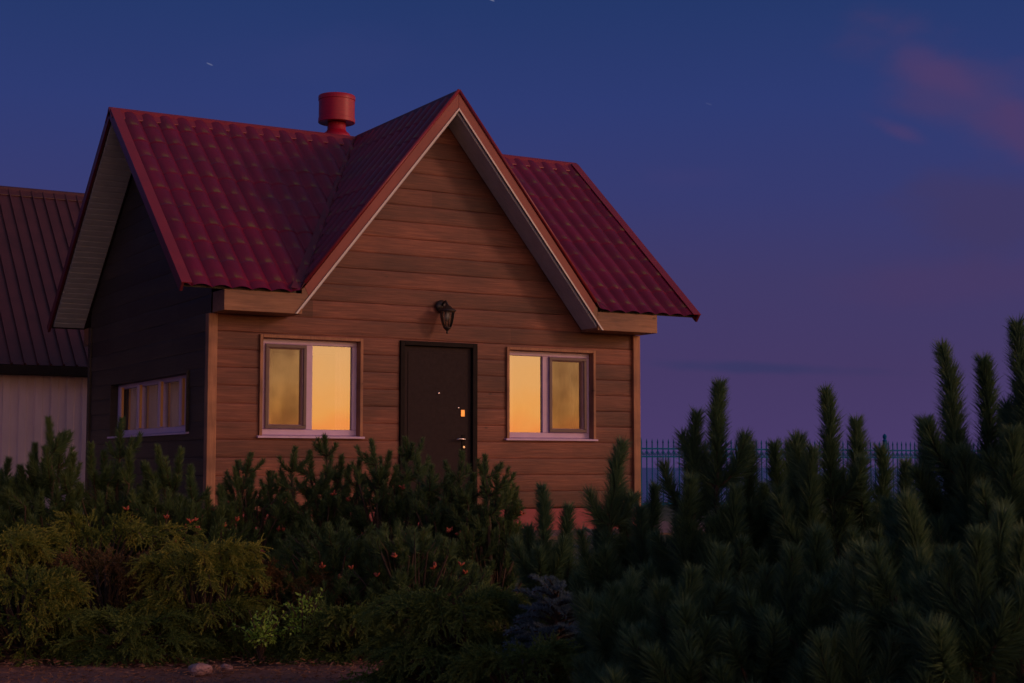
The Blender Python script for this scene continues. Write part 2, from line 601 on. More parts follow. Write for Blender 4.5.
def leaf_mat(name, c1, c2, rough=.55, spec=.3, trans=.35):
    """needle colour: per-needle tone from the attribute 'tone' (0..1); thin needles let some light through"""
    m = mat(name, c1, rough, 0, spec)
    t = m.node_tree
    b = t.nodes['Principled BSDF']
    a = N(t, 'ShaderNodeAttribute', attribute_name='tone')
    r = ramp(t, [(0, c1), (1, c2)])
    t.links.new(a.outputs['Fac'], r.inputs[0])
    t.links.new(r.outputs[0], b.inputs['Base Color'])
    tl = N(t, 'ShaderNodeBsdfTranslucent')
    t.links.new(r.outputs[0], tl.inputs[0])
    mx = N(t, 'ShaderNodeMixShader')
    mx.inputs[0].default_value = trans
    t.links.new(b.outputs[0], mx.inputs[1])
    t.links.new(tl.outputs[0], mx.inputs[2])
    out = [n for n in t.nodes if n.type == 'OUTPUT_MATERIAL'][0]
    t.links.new(mx.outputs[0], out.inputs[0])
    return m


def leaf_mat3(name, c1, c2, c3, rough=.55):
    m = leaf_mat(name, c1, c2, rough)
    t = m.node_tree
    r = [n for n in t.nodes if n.type == 'VALTORGB'][0]
    e = r.color_ramp.elements
    e[1].position = .6
    n = e.new(1.0)
    n.color = tuple(c3) + (1,)
    return m


NEEDLE = leaf_mat3('pine needles', (.070, .14, .078), (.105, .205, .092), (.20, .30, .13))
NEEDLE2 = leaf_mat3('pine needles far', (.070, .135, .060), (.115, .195, .068), (.18, .24, .075))
JUNI = leaf_mat3('juniper scales', (.08, .15, .04), (.18, .25, .05), (.38, .38, .07))
JUNR = leaf_mat3('dry juniper scales', (.07, .085, .03), (.15, .11, .045), (.26, .14, .06))
JUNG = leaf_mat3('green juniper scales', (.07, .13, .04), (.14, .22, .055), (.22, .29, .065))
SPRUCE = leaf_mat3('blue spruce needles', (.08, .14, .16), (.15, .24, .27), (.23, .33, .37))
LEAFY = leaf_mat3('lit shrub leaves', (.14, .28, .04), (.30, .55, .07), (.48, .7, .14))  # a lit patch of foliage put into a brighter leaf colour
BARK = noisy('bark', (.05, .035, .025), (.09, .06, .04), .9, nscale=18, bump=.3)
CONE = noisy('cone scales', (.30, .06, .03), (.42, .10, .045), .6, nscale=30)

# ================================================================== setting
def ground():
    xs = sorted(set([-400, -200, -100, -60, -40, -30, 60, 80, 120, 200, 400] + [round(-24 + .35 * i, 3) for i in range(0, 170)]))
    ys = sorted(set([-400, -200, -100, -60, -40, -30] + [round(-24 + .35 * i, 3) for i in range(0, 118)]))
    ys = [y for y in ys if y < 16.8]
    vs, fs = [], []
    for y in ys:
        for x in xs:
            h = .012 * math.sin(x * 2.1 + y * 1.3) + .010 * math.sin(x * 4.7 - y * 3.1) + .006 * math.sin(x * 9.3 + y * 7.7)
            vs.append((x, y, gz(x, y) + h))
    # the bank falls to the sea
    for k, (dy, dz) in enumerate([(.6, -.25), (3, -2.4), (8, -7.5), (16, -14.5)]):
        for x in xs:
            vs.append((x, ys[-1] + dy + .4 * math.sin(x * .7 + k), gz(x, 16) + dz))
    nx = len(xs)
    for j in range(len(ys) + 3):
        for i in range(nx - 1):
            a = j * nx + i
            fs.append((a, a + 1, a + nx + 1, a + nx))
    mb = MB()
    mb.add(vs, fs)
    m = noisy('soil', (.15, .065, .045), (.28, .13, .095), .9, nscale=2.2, detail=9, bump=.5, bscale=28)
    # rough grass takes over from the bare soil behind the planting
    t = m.node_tree
    b = t.nodes['Principled BSDF']
    src = b.inputs['Base Color'].links[0].from_socket
    c = N(t, 'ShaderNodeTexCoord')
    sp = N(t, 'ShaderNodeSeparateXYZ')
    t.links.new(c.outputs['Object'], sp.inputs[0])
    s_ = M_(t, 'ADD', M_(t, 'MULTIPLY', sp.outputs[0], FW2.x), M_(t, 'MULTIPLY', sp.outputs[1], FW2.y))
    ng = N(t, 'ShaderNodeTexNoise')
    ng.inputs['Scale'].default_value = 1.1
    ng.inputs['Detail'].default_value = 7
    t.links.new(c.outputs['Object'], ng.inputs[0])
    e = M_(t, 'ADD', M_(t, 'SUBTRACT', s_, FW2.x * CAM.x + FW2.y * CAM.y + 9.6), M_(t, 'MULTIPLY', M_(t, 'SUBTRACT', ng.outputs[0], .5), 5.0))
    f = N(t, 'ShaderNodeMapRange')
    t.links.new(e, f.inputs['Value'])
    rg = ramp(t, [(.35, (.045, .065, .025)), (.65, (.09, .10, .04))])
    t.links.new(ng.outputs[0], rg.inputs[0])
    t.links.new(mixc(t, f.outputs[0], src, rg.outputs[0]), b.inputs['Base Color'])
    o = mb.build('ground', m, smooth=True, fix=False)
    tag(o, kind='structure')


ground()
# paved walk round the cabin
mb = MB()
mb.box(-1.3, 7.0, -1.35, -.045, -.36, -.262)
mb.box(-1.3, -.05, -.045, 6.0, -.36, -.262)
mb.box(5.45, 7.0, -.045, 6.0, -.36, -.262)
pm = noisy('paving', (.22, .15, .13), (.34, .22, .2), .85, nscale=5, bump=.3, bscale=30)
t = pm.node_tree
br = N(t, 'ShaderNodeTexBrick')
br.inputs['Scale'].default_value = 5
br.inputs['Color1'].default_value = (1, 1, 1, 1)
br.inputs['Color2'].default_value = (.8, .78, .76, 1)
br.inputs['Mortar'].default_value = (.45, .42, .4, 1)
br.inputs['Mortar Size'].default_value = .012
tcn = N(t, 'ShaderNodeTexCoord')
t.links.new(tcn.outputs['Object'], br.inputs[0])
b = t.nodes['Principled BSDF']
src = b.inputs['Base Color'].links[0].from_socket
t.links.new(mixc(t, 1.0, src, br.outputs[0], 'MULTIPLY'), b.inputs['Base Color'])
tag(mb.build('path', pm), kind='structure')

# sea
mb = MB()
mb.add([(-12000, 26, -13), (14000, 26, -13), (14000, 16000, -13), (-12000, 16000, -13)], [(0, 1, 2, 3)])
wm = mat('sea water', (.13, .16, .36), .35, 0, .5)
t = wm.node_tree
b = t.nodes['Principled BSDF']
tcn = N(t, 'ShaderNodeTexCoord')
n1 = N(t, 'ShaderNodeTexNoise')
n1.inputs['Scale'].default_value = .12
n1.inputs['Detail'].default_value = 6
t.links.new(tcn.outputs['Object'], n1.inputs[0])
bp_ = N(t, 'ShaderNodeBump')
bp_.inputs['Strength'].default_value = .5
bp_.inputs['Distance'].default_value = 1.0
t.links.new(n1.outputs[0], bp_.inputs['Height'])
t.links.new(bp_.outputs[0], b.inputs['Normal'])
tag(mb.build('sea', wm), kind='structure')

# ================================================================== cabin
W, D = 5.40, 4.72
EY, EZ = -.41, 2.300            # eave edge of the main roof
RY, RZ = D / 2, 4.655            # main ridge
SL = (RZ - EZ) / (RY - EY)      # main slope
GX, GZ, GS, GY = 2.725, 4.675, 1.25, -.386   # cross gable: ridge x, ridge z, slope, front plane
XL, XR = -.464, 6.055
PITCHROW = .19

cabin = empty('wooden_cabin', (0, 0, -.28))
tag(cabin, 'brown log-sided cabin with wine-red metal tile roof and a front gable over its door', 'cabin')
CAB = []


def part(mb, name, mats, parent=None, **kw):
    o = mb.build(name, mats, None, **kw)
    CAB.append((o, parent))
    return o


OPEN_FRONT = [(.53, 1.735, .800, 1.882), (2.185, 3.175, -.1, 1.888), (3.565, 4.80, .800, 1.872)]
OPEN_SIDE = [(.66, 3.67, .845, 1.505)]     # y0,y1,z0,z1 on x = 0


def bulge(z, row=PITCHROW):
    f = (z / row) % 1.0
    # rounded board face with a tight groove
    return .006 * (1 - abs(2 * f - 1) ** 5) ** .5 if 0 < f < 1 else 0.0


def siding(u0, u1, ztop, holes, z0=0.0):
    zs = []
    r = 0
    while r * PITCHROW < ztop:
        for f in (0.0, .012, .05, .12, .25, .42, .6, .78, .89, .955, .988):
            zs.append((r + f) * PITCHROW)
        r += 1
    zs = [z for z in zs if z0 <= z < ztop] + [ztop]
    for h in holes:
        zs += [h[2], h[3]]
    zs = sorted(set(round(z, 5) for z in zs if z >= z0))
    us = [u0, u1]
    for h in holes:
        us += [h[0], h[1]]
    u = u0
    while u < u1:
        us.append(u)
        u += .45
    us = sorted(set(round(u, 5) for u in us))
    vs = [(u, -bulge(z) + .0035 * math.sin(u * 1.9 + (z // PITCHROW) * 2.3), z) for z in zs for u in us]
    fs = []
    n = len(us)
    for j in range(len(zs) - 1):
        for i in range(n - 1):
            uc, zc = (us[i] + us[i + 1]) / 2, (zs[j] + zs[j + 1]) / 2
            if any(h[0] < uc < h[1] and h[2] < zc < h[3] for h in holes):
                continue
            a = j * n + i
            fs.append((a, a + 1, a + n + 1, a + n))
    return vs, fs


# front wall (gable outline clipped just under the soffit)
vs, fs = siding(0, W, 4.5, OPEN_FRONT)
mb = MB().add(vs, fs)
# clip: below rake lines inside the gable, below 2.2 outside of it: done by dropping to gable lines only above z=2.1
off = .10
gclip = [((GX, 0, GZ - off), Vector((GS, 0, 1)).normalized()), ((GX, 0, GZ - off), Vector((-GS, 0, 1)).normalized())]
low = MB().add(*siding(0, W, 2.09, OPEN_FRONT))
up = MB().add(*siding(0, W, 4.6, [], z0=2.09))
wf = part(low, 'wall', WOOD, fix=False)
wg = part(up, 'gable_wall', WOOD, clip=gclip, fix=False)
tag(wf, 'front wall of brown log boards round the windows and door')
# inner face of the front wall
def flatwall(u0, u1, z0, z1, holes, f3):
    us = sorted(set([u0, u1] + [h[k] for h in holes for k in (0, 1)]))
    zs = sorted(set([z0, z1] + [max(z0, h[k]) for h in holes for k in (2, 3)]))
    mb = MB()
    for j in range(len(zs) - 1):
        for i in range(len(us) - 1):
            uc, zc = (us[i] + us[i + 1]) / 2, (zs[j] + zs[j + 1]) / 2
            if any(h[0] < uc < h[1] and h[2] < zc < h[3] for h in holes):
                continue
            mb.add([f3(us[i], zs[j]), f3(us[i + 1], zs[j]), f3(us[i + 1], zs[j + 1]), f3(us[i], zs[j + 1])], [(0, 1, 2, 3)])
    return mb


part(flatwall(.16, W - .16, -.05, 2.05, OPEN_FRONT, lambda u, z: (u, .16, z)), 'inner_wall', PLASTER)
part(flatwall(.16, D - .16, -.05, 2.05, OPEN_SIDE, lambda u, z: (.16, u, z)), 'inner_wall', PLASTER)
mb = MB()
mb.box(.165, W - .165, .165, D - .165, 2.05, 2.08)
part(mb, 'ceiling', PLASTER)
mb = MB()
mb.box(.165, W - .165, .165, D - .165, -.06, -.03)
part(mb, 'floor', FLOORI)
mb = MB()
mb.box(.14, W - .14, D - .17, D - .14, -.05, 2.06)
mb.box(W - .17, W - .14, .17, D - .17, -.05, 2.06)
part(mb, 'inner_wall', PLASTER)

# left wall with its gable, on x = 0; boards run along y
vs, fs = siding(0, D, 4.62, OPEN_SIDE)
vs = [(y, D - u, z) if False else (y, u, z) for (u, y, z) in vs]
mb = MB().add(vs, [f[::-1] for f in fs])
so = .12
sclip = [((0, RY, RZ - so), Vector((0, -SL, 1)).normalized()), ((0, RY, RZ - so), Vector((0, SL, 1)).normalized())]
o = part(mb, 'wall', WOOD_SHADE, clip=sclip, fix=False)
tag(o, 'dark shaded left side wall with a long low window')
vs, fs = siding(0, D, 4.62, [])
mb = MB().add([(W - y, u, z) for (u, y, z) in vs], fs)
part(mb, 'wall', WOOD_SHADE, clip=sclip, fix=False)
vs, fs = siding(0, W, 2.4, [])
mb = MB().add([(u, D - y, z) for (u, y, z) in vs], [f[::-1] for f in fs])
part(mb, 'wall', WOOD_SHADE, fix=False)

# plinth
mb = MB()
mb.box(-.03, W + .03, -.035, D + .03, -.34, -.012)
part(mb, 'plinth', PLINTH, bevel=.006)
# corner boards
for (x0, x1, y0, y1) in ((-.045, .055, -.045, .055), (W - .055, W + .045, -.045, .055)):
    mb = MB()
    mb.box(x0, x1, y0, y1, -.01, 2.078)
    part(mb, 'corner_board', WOODT, bevel=.006)
for y0 in (D - .055,):
    mb = MB()
    mb.box(-.03, .055, y0, y0 + .1, -.01, 2.3)
    part(mb, 'corner_board', WOOD_SHADE, bevel=.006)
# boxed eave under the main roof
for (x0, x1) in ((.0, .86), (4.60, 5.46)):
    mb = MB()
    mb.box(x0, x1, GY + .004, -.024, 2.082, 2.300)
    part(mb, 'eave_box', WOODF, bevel=.004)
mb = MB()
mb.box(.0, W, D + .03, D + .38, 2.08, 2.31)
part(mb, 'eave_box', WOODF, bevel=.004)


# ---- tiled roof
def tile_sheet(ulen, vlen, pitch=.215, step=.35):
    nu = int(ulen / pitch * 14)
    us = [ulen * i / nu for i in range(nu + 1)]
    vsamp = []
    k = 0
    while k * step < vlen:
        for f in (0.0, .03, .15, .35, .55, .75, .90, .985):
            if (k + f) * step <= vlen:
                vsamp.append((k + f) * step)
        k += 1
    vsamp.append(vlen)
    V, L = [], []
    for v in vsamp:
        f = (v / step) % 1.0
        kk = int(v / step + 1e-6)
        for u in us:
            ph = (u / pitch) % 1.0
            # broad pan, rounded rib
            w = (.5 + .5 * math.cos(2 * math.pi * ph)) ** .38
            lift = .002 * (f if f > .02 else 0)
            h = .038 * w + lift + .0025 * math.sin(u * 1.7 + kk * 2.1)
            V.append((u, v, h))
            L.append((1.0 if .8 < f < .95 else (.25 if .6 < f < .8 else 0.0)) * (1.0 if w > .9 else .1))
    n = len(us)
    F = []
    for j in range(len(vsamp) - 1):
        for i in range(n - 1):
            a = j * n + i
            F.append((a, a + 1, a + n + 1, a + n))
    return V, F, L


def tiled(name, origin, udir, vdir, ulen, vlen, clip, mats, flip=False):
    V, F, L = tile_sheet(ulen, vlen)
    o0, ud, vd = Vector(origin), Vector(udir).normalized(), Vector(vdir).normalized()
    nd = ud.cross(vd)
    if nd.z < 0:
        nd = -nd
    me = bpy.data.meshes.new(name)
    me.from_pydata([tuple(o0 + ud * u + vd * v + nd * h) for u, v, h in V], [], F)
    at_ = me.attributes.new('lip', 'FLOAT', 'POINT')
    at_.data.foreach_set('value', L)
    me.materials.append(mats)
    bm = bmesh.new()
    bm.from_mesh(me)
    for co, no in clip:
        bmesh.ops.bisect_plane(bm, geom=bm.verts[:] + bm.edges[:] + bm.faces[:], plane_co=co, plane_no=no, clear_outer=True)
    bmesh.ops.recalc_face_normals(bm, faces=bm.faces)
    bm.to_mesh(me)
    bm.free()
    me.polygons.foreach_set('use_smooth', [True] * len(me.polygons))
    me.set_sharp_from_angle(angle=math.radians(50))
    o = bpy.data.objects.new(name, me)
    COL.objects.link(o)
    return o


zf = EZ
xv = (GZ - EZ) / GS
vl0, vl1 = Vector((GX - xv, EY, 0)), Vector((GX, RY, 0))          # valley line in plan, left
vr0 = Vector((GX + xv, EY, 0))
dl = (vl1 - vl0)
nl = Vector((dl.y, -dl.x, 0)).normalized()       # pointing right (towards the gable)
dr = (vl1 - vr0)
nr = Vector((-dr.y, dr.x, 0)).normalized()       # pointing left
mainlen = math.hypot(RY - EY, RZ - EZ)
roof = tiled('roof', (XL, RY, RZ), (1, 0, 0), (0, EY - RY, EZ - RZ), GX - XL, mainlen, [(vl0, nl)], TILE)
tag(roof, 'main roof slope left of the front gable')
CAB.append((roof, None))
r2 = tiled('roof', (GX, RY, RZ), (1, 0, 0), (0, EY - RY, EZ - RZ), XR - GX, mainlen, [(vr0, nr)], TILE)
tag(r2, 'main roof slope right of the front gable')
CAB.append((r2, None))
r3 = tiled('roof', (XL, RY, RZ), (1, 0, 0), (0, (D + .41) - RY, EZ - RZ), XR - XL, mainlen, [], TILE)
CAB.append((r3, None))
gl_len = xv * math.hypot(1, GS)
gpl = [(vl0, -nl)]
ztrim = 2.36
r4 = tiled('gable_roof', (GX, GY + .01, GZ), (0, 1, 0), (-1, 0, -GS), RY - GY, (GZ - ztrim) / GS * math.hypot(1, GS), [(vl0, -nl)], TILE)
CAB.append((r4, None))
r5 = tiled('gable_roof', (GX, GY + .01, GZ), (0, 1, 0), (1, 0, -GS), RY - GY, (GZ - ztrim) / GS * math.hypot(1, GS), [(vr0, -nr)], TILE)
CAB.append((r5, None))

# structural deck under the tiles (chevrons) and the panelled soffits of the left and right overhangs
def chevron_yz(x0, x1, t0, t1, name, m, e0=EY + .06, e1=D + .35):
    pts = [(e0, RZ + SL * (e0 - RY) - t0), (RY, RZ - t0), (e1, RZ - SL * (e1 - RY) - t0),
           (e1, RZ - SL * (e1 - RY) - t1), (RY, RZ - t1), (e0, RZ + SL * (e0 - RY) - t1)]
    mb = MB()
    # as two convex slabs
    a = [pts[0], pts[1], pts[4], pts[5]]
    b = [pts[1], pts[2], pts[3], pts[4]]
    mb.prism(a, x0, x1, 'X')
    mb.prism(b, x0, x1, 'X')
    return part(mb, name, m)


chevron_yz(XL + .03, .80, .012, .05, 'roof_deck', WOOD_SHADE)
chevron_yz(.80, 4.65, .012, .05, 'roof_deck', WOOD_SHADE, e0=.35)
chevron_yz(4.65, XR - .03, .012, .05, 'roof_deck', WOOD_SHADE)


def soffit_slab(x0, x1, side):
    """panelled soffit along the slope, small grooves across the overhang run down the slope"""
    mb = MB()
    L = mainlen - .17
    n = int(L / .09)
    for k in range(n):
        a, b = k * L / n + .010, (k + 1) * L / n - .010
        ca, sa = (abs(RY - EY) / mainlen), ((RZ - EZ) / mainlen)
        sgn = 1 if side > 0 else -1
        def P(s, d):
            return (RY + sgn * s * ca, RZ - .055 - s * sa - d)
        mb.prism([P(a, 0), P(b, 0), P(b, .05), P(a, .05)], x0, x1, 'X')
    return mb


for (x0, x1) in ((XL + .035, -.03), (W + .03, XR - .035)):
    for s_ in (-1, 1):
        part(soffit_slab(x0, x1, s_), 'soffit', SOFFIT)
# verge trims on the left and right ends
def verge(x0, x1, s_):
    sgn = s_
    ca, sa = abs(RY - EY) / mainlen, (RZ - EZ) / mainlen
    nx_, nz_ = sgn * sa, ca       # outward normal in (y,z)
    mb = MB()
    def P(s, h):
        return (RY + sgn * s * ca + nx_ * h, RZ - s * sa + nz_ * h)
    L = mainlen + .01
    mb.prism([P(-.02, -.06), P(L, -.06), P(L, .045), P(-.02, .045)], x0, x1, 'X')
    return mb


for (x0, x1) in ((XL - .012, XL + .02), (XR - .02, XR + .012)):
    for s_ in (-1, 1):
        part(verge(x0, x1, s_), 'verge_trim', WINED, bevel=.004)
# flat flange on top of the verge, wine
for (x0, x1) in ((XL - .014, XL + .10), (XR - .10, XR + .014)):
    ca, sa = abs(RY - EY) / mainlen, (RZ - EZ) / mainlen
    mb = MB()
    P = lambda s, h: (RY - s * ca - sa * h, RZ - s * sa + ca * h)
    mb.prism([P(.03, .046), P(mainlen + .012, .046), P(mainlen + .012, .056), P(.03, .056)], x0, x1, 'X')
    part(mb, 'verge_cap', WINE)


def ridge_cap(p0, p1, name='ridge_cap', sl=SL, wdt=.15):
    """folded ridge cap with a round roll on top"""
    p0, p1 = Vector(p0), Vector(p1)
    d = (p1 - p0).normalized()
    s = d.cross(Vector((0, 0, 1))).normalized()
    prof = [(-wdt, -wdt * sl + .03), (-.05, -.05 * sl + .035), (-.035, .03), (0, .055), (.035, .03), (.05, -.05 * sl + .035), (wdt, -wdt * sl + .03),
            (wdt, -wdt * sl + .02), (0, .02), (-wdt, -wdt * sl + .02)]
    vs = [p + s * a + Vector((0, 0, b)) for p in (p0, p1) for a, b in prof]
    n = len(prof)
    fs = [(i, (i + 1) % n, n + (i + 1) % n, n + i) for i in range(n)]
    fs += [tuple(range(n)), tuple(range(2 * n - 1, n - 1, -1))]
    return MB().add(vs, fs)


part(ridge_cap((XL - .02, RY, RZ), (GX, RY, RZ)), 'ridge_cap', WINE)
part(ridge_cap((GX, RY, RZ), (XR + .02, RY, RZ)), 'ridge_cap', WINE)
part(ridge_cap((GX, GY - .01, GZ), (GX, RY, GZ), sl=GS, wdt=.12), 'ridge_cap', WINED)
# valley flashings
for v0 in (vl0, vr0):
    a = Vector((v0.x, v0.y, EZ))
    b_ = Vector((GX, RY, RZ - .01))
    d = (b_ - a).normalized()
    side = 1 if v0 is vl0 else -1
    mb = MB()
    u1 = Vector((-side, 0, 0)) * .10
    u2 = Vector((0, -.0, 0))
    # one leg lies on the main slope (towards the eave end), the other on the gable slope
    m1 = a + Vector((-side * .11, 0, 0))
    m2 = b_ + Vector((-side * .05, 0, 0))
    n1_ = a + Vector((side * .05, 0, GS * .05)) + Vector((0, -.0, 0))
    n2_ = b_ + Vector((side * .0, 0, 0))
    up_ = Vector((0, 0, .05))
    mb.add([a + up_ * .7, b_ + up_ * .7, m2 + up_, m1 + up_, n1_ + up_ * .9, n2_ + up_ * .9],
           [(0, 1, 2, 3), (0, 4, 5, 1)])
    o = part(mb, 'valley_flashing', WINED)
    sm = o.modifiers.new('solid', 'SOLIDIFY')
    sm.thickness = .006

# gable rake: fascia, white edge strip, soffit
def rake(side):
    def P(x, z):
        return (GX + side * x, z)
    zin = GZ - .165
    xf = (GZ - 2.37) / GS
    xo = (zin - 2.09) / GS
    fas = MB()
    outer = [P(0, GZ + .012), P(xf + .01, 2.37), P(xf - .02, 2.09 + .185), P(0, zin)]
    # fascia polygon: apex outer, foot outer, foot inner, apex inner
    fas.prism([P(0, GZ + .015), P(xf, 2.372), P((zin - 2.27) / GS, 2.27), P(0, zin)], GY, GY + .028, 'Y')
    part(fas, 'rake_fascia', RAKE, bevel=.004)
    low = MB()
    low.prism([P(xf, 2.368), P((zin - 2.27) / GS + .002, 2.268), P((zin - 2.09) / GS, 2.088), P(xf + .02, 2.088)] if False else
              [P(xf - .005, 2.372), P(1.872, 2.345), P(1.872, zin - GS * 1.872), P((zin - 2.272) / GS, 2.268)], GY + .003, GY + .024, 'Y')
    part(low, 'rake_foot', WOODF)
    st = MB()
    st.prism([P(0, zin + .006), P((zin + .006 - 2.082) / GS, 2.082), P((zin - .022 - 2.082) / GS, 2.082), P(0, zin - .022)], GY - .014, GY - .001, 'Y')
    part(st, 'edge_strip', WHITE)
    # soffit boards run up the slope: three long grooves
    n = 4
    for_ = MB()
    y0, y1 = GY + .03, -.024
    for k in range(n):
        a, b = y0 + (y1 - y0) * k / n + .002, y0 + (y1 - y0) * (k + 1) / n - .002
        zz = zin - .004
        for_.prism([P(0, zz), P((zz - 2.084) / GS, 2.084), P((zz - .05 - 2.084) / GS, 2.084), P(0, zz - .05)], a, b, 'Y')
    part(for_, 'soffit', SOFFIT)
    # closure board between soffit and tiles
    cl = MB()
    cl.prism([P(0, GZ - .01), P((GZ - .01 - 2.33) / GS, 2.33), P((zin - 2.33) / GS, 2.33), P(0, zin)], GY + .03, .05, 'Y')
    part(cl, 'rafter', WOOD_SHADE)


rake(-1)
rake(1)
# small roll cap over the rake's top edge
for side in (-1, 1):
    mb = MB()
    a = Vector((GX, GY - .004, GZ + .045))
    xf = (GZ - 2.37) / GS
    b_ = Vector((GX + side * xf, GY - .004, 2.37 + .045))
    mb.tube([a, b_], .02, 8)
    part(mb, 'rake_cap', WINE, smooth=True)

# ---- chimney / ventilation cowl
mb = MB()
cx, cy = 2.655, 2.86
mb.lathe([(.19, 4.30), (.19, 4.795), (.168, 4.835), (.135, 4.86), (.122, 4.885), (.118, 5.02)], (cx, cy, 0), 32)
mb.lathe([(.12, 4.985), (.235, 4.975), (.242, 4.98), (.242, 5.03), (.236, 5.035), (.236, 5.27), (.243, 5.275), (.243, 5.325), (.236, 5.335), (.10, 5.35), (.02, 5.355)], (cx, cy, 0), 40)
CHIM = part(mb, 'chimney', REDP, parent=roof, smooth=True)
CHIM.data.set_sharp_from_angle(angle=math.radians(35))


# ---- windows
def make_window(w, h, parts_x, sashes, netp, parent_frame, cas=.035, deep=.10, cmat=None):
    """window in local coords: x to the right, z up, outer face at y=0 looking to -y.
    parts_x: x of pane divisions, sashes: indexes with a sash frame, netp: index with a mosquito screen"""
    fr = MB()
    fw = .055
    y0, y1 = .060, .125
    fr.box(0, w, y0, y1, 0, fw * 1.15)
    fr.box(0, w, y0, y1, h - fw, h)
    fr.box(0, fw, y0, y1, fw * 1.15, h - fw)
    fr.box(w - fw, w, y0, y1, fw * 1.15, h - fw)
    for x in parts_x:
        fr.box(x - .04, x + .04, y0 + .001, y1, fw * 1.15, h - fw)
    f = fr.build('window', PVC, bevel=.006)
    kids = []
    xs = [fw] + [v for x in parts_x for v in (x - .04, x + .04)] + [w - fw]
    for i in range(len(xs) // 2):
        a, b = xs[2 * i], xs[2 * i + 1]
        zb, zt = fw * 1.15, h - fw
        if i in sashes:
            sw = .05
            sh = MB()
            ys0, ys1 = y0 - .012, y1 - .02
            sh.box(a + .002, b - .002, ys0, ys1, zb + .002, zb + sw)
            sh.box(a + .002, b - .002, ys0, ys1, zt - sw, zt - .002)
            sh.box(a + .002, a + sw, ys0, ys1, zb + sw, zt - sw)
            sh.box(b - sw, b - .002, ys0, ys1, zb + sw, zt - sw)
            kids.append(sh.build('sash', PVC, bevel=.005))
            a, b, zb, zt = a + sw - .004, b - sw + .004, zb + sw - .004, zt - sw + .004
        g_ = MB()
        g_.add([(a, y0 + .03, zb), (b, y0 + .03, zb), (b, y0 + .03, zt), (a, y0 + .03, zt)], [(0, 1, 2, 3)])
        kids.append(g_.build('pane', GLASS, fix=False))
        if i in netp:
            a0, b0, c0, d0 = a - .045, b + .045, zb - .04, zt + .04
            ns = MB()
            ny0, ny1 = y0 - .030, y0 - .0135
            q = .034
            ns.box(a0, b0, ny0, ny1, c0, c0 + q)
            ns.box(a0, b0, ny0, ny1, d0 - q, d0)
            ns.box(a0, a0 + q, ny0, ny1, c0 + q, d0 - q)
            ns.box(b0 - q, b0, ny0, ny1, c0 + q, d0 - q)
            kids.append(ns.build('screen_frame', DARKPVC, bevel=.003))
            nn_ = MB()
            nn_.add([(a0 + q, ny1 - .004, c0 + q), (b0 - q, ny1 - .004, c0 + q), (b0 - q, ny1 - .004, d0 - q), (a0 + q, ny1 - .004, d0 - q)], [(0, 1, 2, 3)])
            kids.append(nn_.build('mosquito_screen', NET, fix=False))
    # sill
    si = MB()
    si.prism([(-.05, -.012), (.105, .004), (.105, -.014), (-.05, -.034)], -.055, w + .055, 'X')
    kids.append(si.build('sill', PVC, bevel=.003))
    # wooden casing and reveal
    ca_ = MB()
    ca_.box(-cas, -.001, -.034, deep + .06, -.012, h + cas)
    ca_.box(w + .001, w + cas, -.034, deep + .06, -.012, h + cas)
    ca_.box(-.001, w + .001, -.034, deep + .06, h + .001, h + cas)
    ca_.box(-cas, w + cas, .02, deep + .06, -.04, -.013) if False else None
    kids.append(ca_.build('casing', cmat or WOODT, bevel=.004))
    for k in kids:
        k.parent = f
    return f


Lw = make_window(1.13, 1.033, [.565], {0}, {0}, None)
Lw.location = (.567, -.0, .815)
tag(Lw, 'front window left of the door')
Rw = make_window(1.165, 1.02, [.545], {1}, {1}, None)
Rw.location = (3.60, -.0, .815)
tag(Rw, 'front window right of the door')
Sw = make_window(2.94, .63, [.84, 1.62, 2.24] if False else [.985, 1.805, 2.575], set(), set(), None, cas=.03, cmat=WOOD_SHADE)
Sw.rotation_euler = (0, 0, -math.pi / 2)
Sw.location = (.0, 3.635, .86)
tag(Sw, 'long low four-pane window in the left side wall')
for o in (Lw, Rw, Sw):
    CAB.append((o, None))
GLOW_EDGE = mat('orange glow edge', (.85, .42, .12), .3)  # glow on the window jambs put into the colour of thin strips
# protruding mullion covers of the side window, white plastic with an orange strip painted as caught glow
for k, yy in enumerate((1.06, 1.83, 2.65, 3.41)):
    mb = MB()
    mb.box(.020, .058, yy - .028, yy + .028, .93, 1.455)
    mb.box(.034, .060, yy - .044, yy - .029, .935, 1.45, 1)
    o = mb.build('mullion', [PVC, GLOW_EDGE])
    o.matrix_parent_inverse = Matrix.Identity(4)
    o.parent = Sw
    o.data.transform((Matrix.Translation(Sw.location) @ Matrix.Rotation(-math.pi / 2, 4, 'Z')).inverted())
# blinds inside the side window, edge curtains in the front ones
def blind(u0, u1, z0, z1, f3, nfold, amp, name='curtain'):
    mb = MB()
    n = nfold * 8
    vs = []
    for z in (z0, z1):
        for i in range(n + 1):
            u = u0 + (u1 - u0) * i / n
            vs.append(f3(u, amp * math.sin(2 * math.pi * nfold * i / n) + .3 * amp * math.sin(7.1 * i / n), z))
    fs = [(i, i + 1, n + 2 + i, n + 1 + i) for i in range(n)]
    mb.add(vs, fs)
    return part(mb, name, CURT, smooth=True, fix=False)


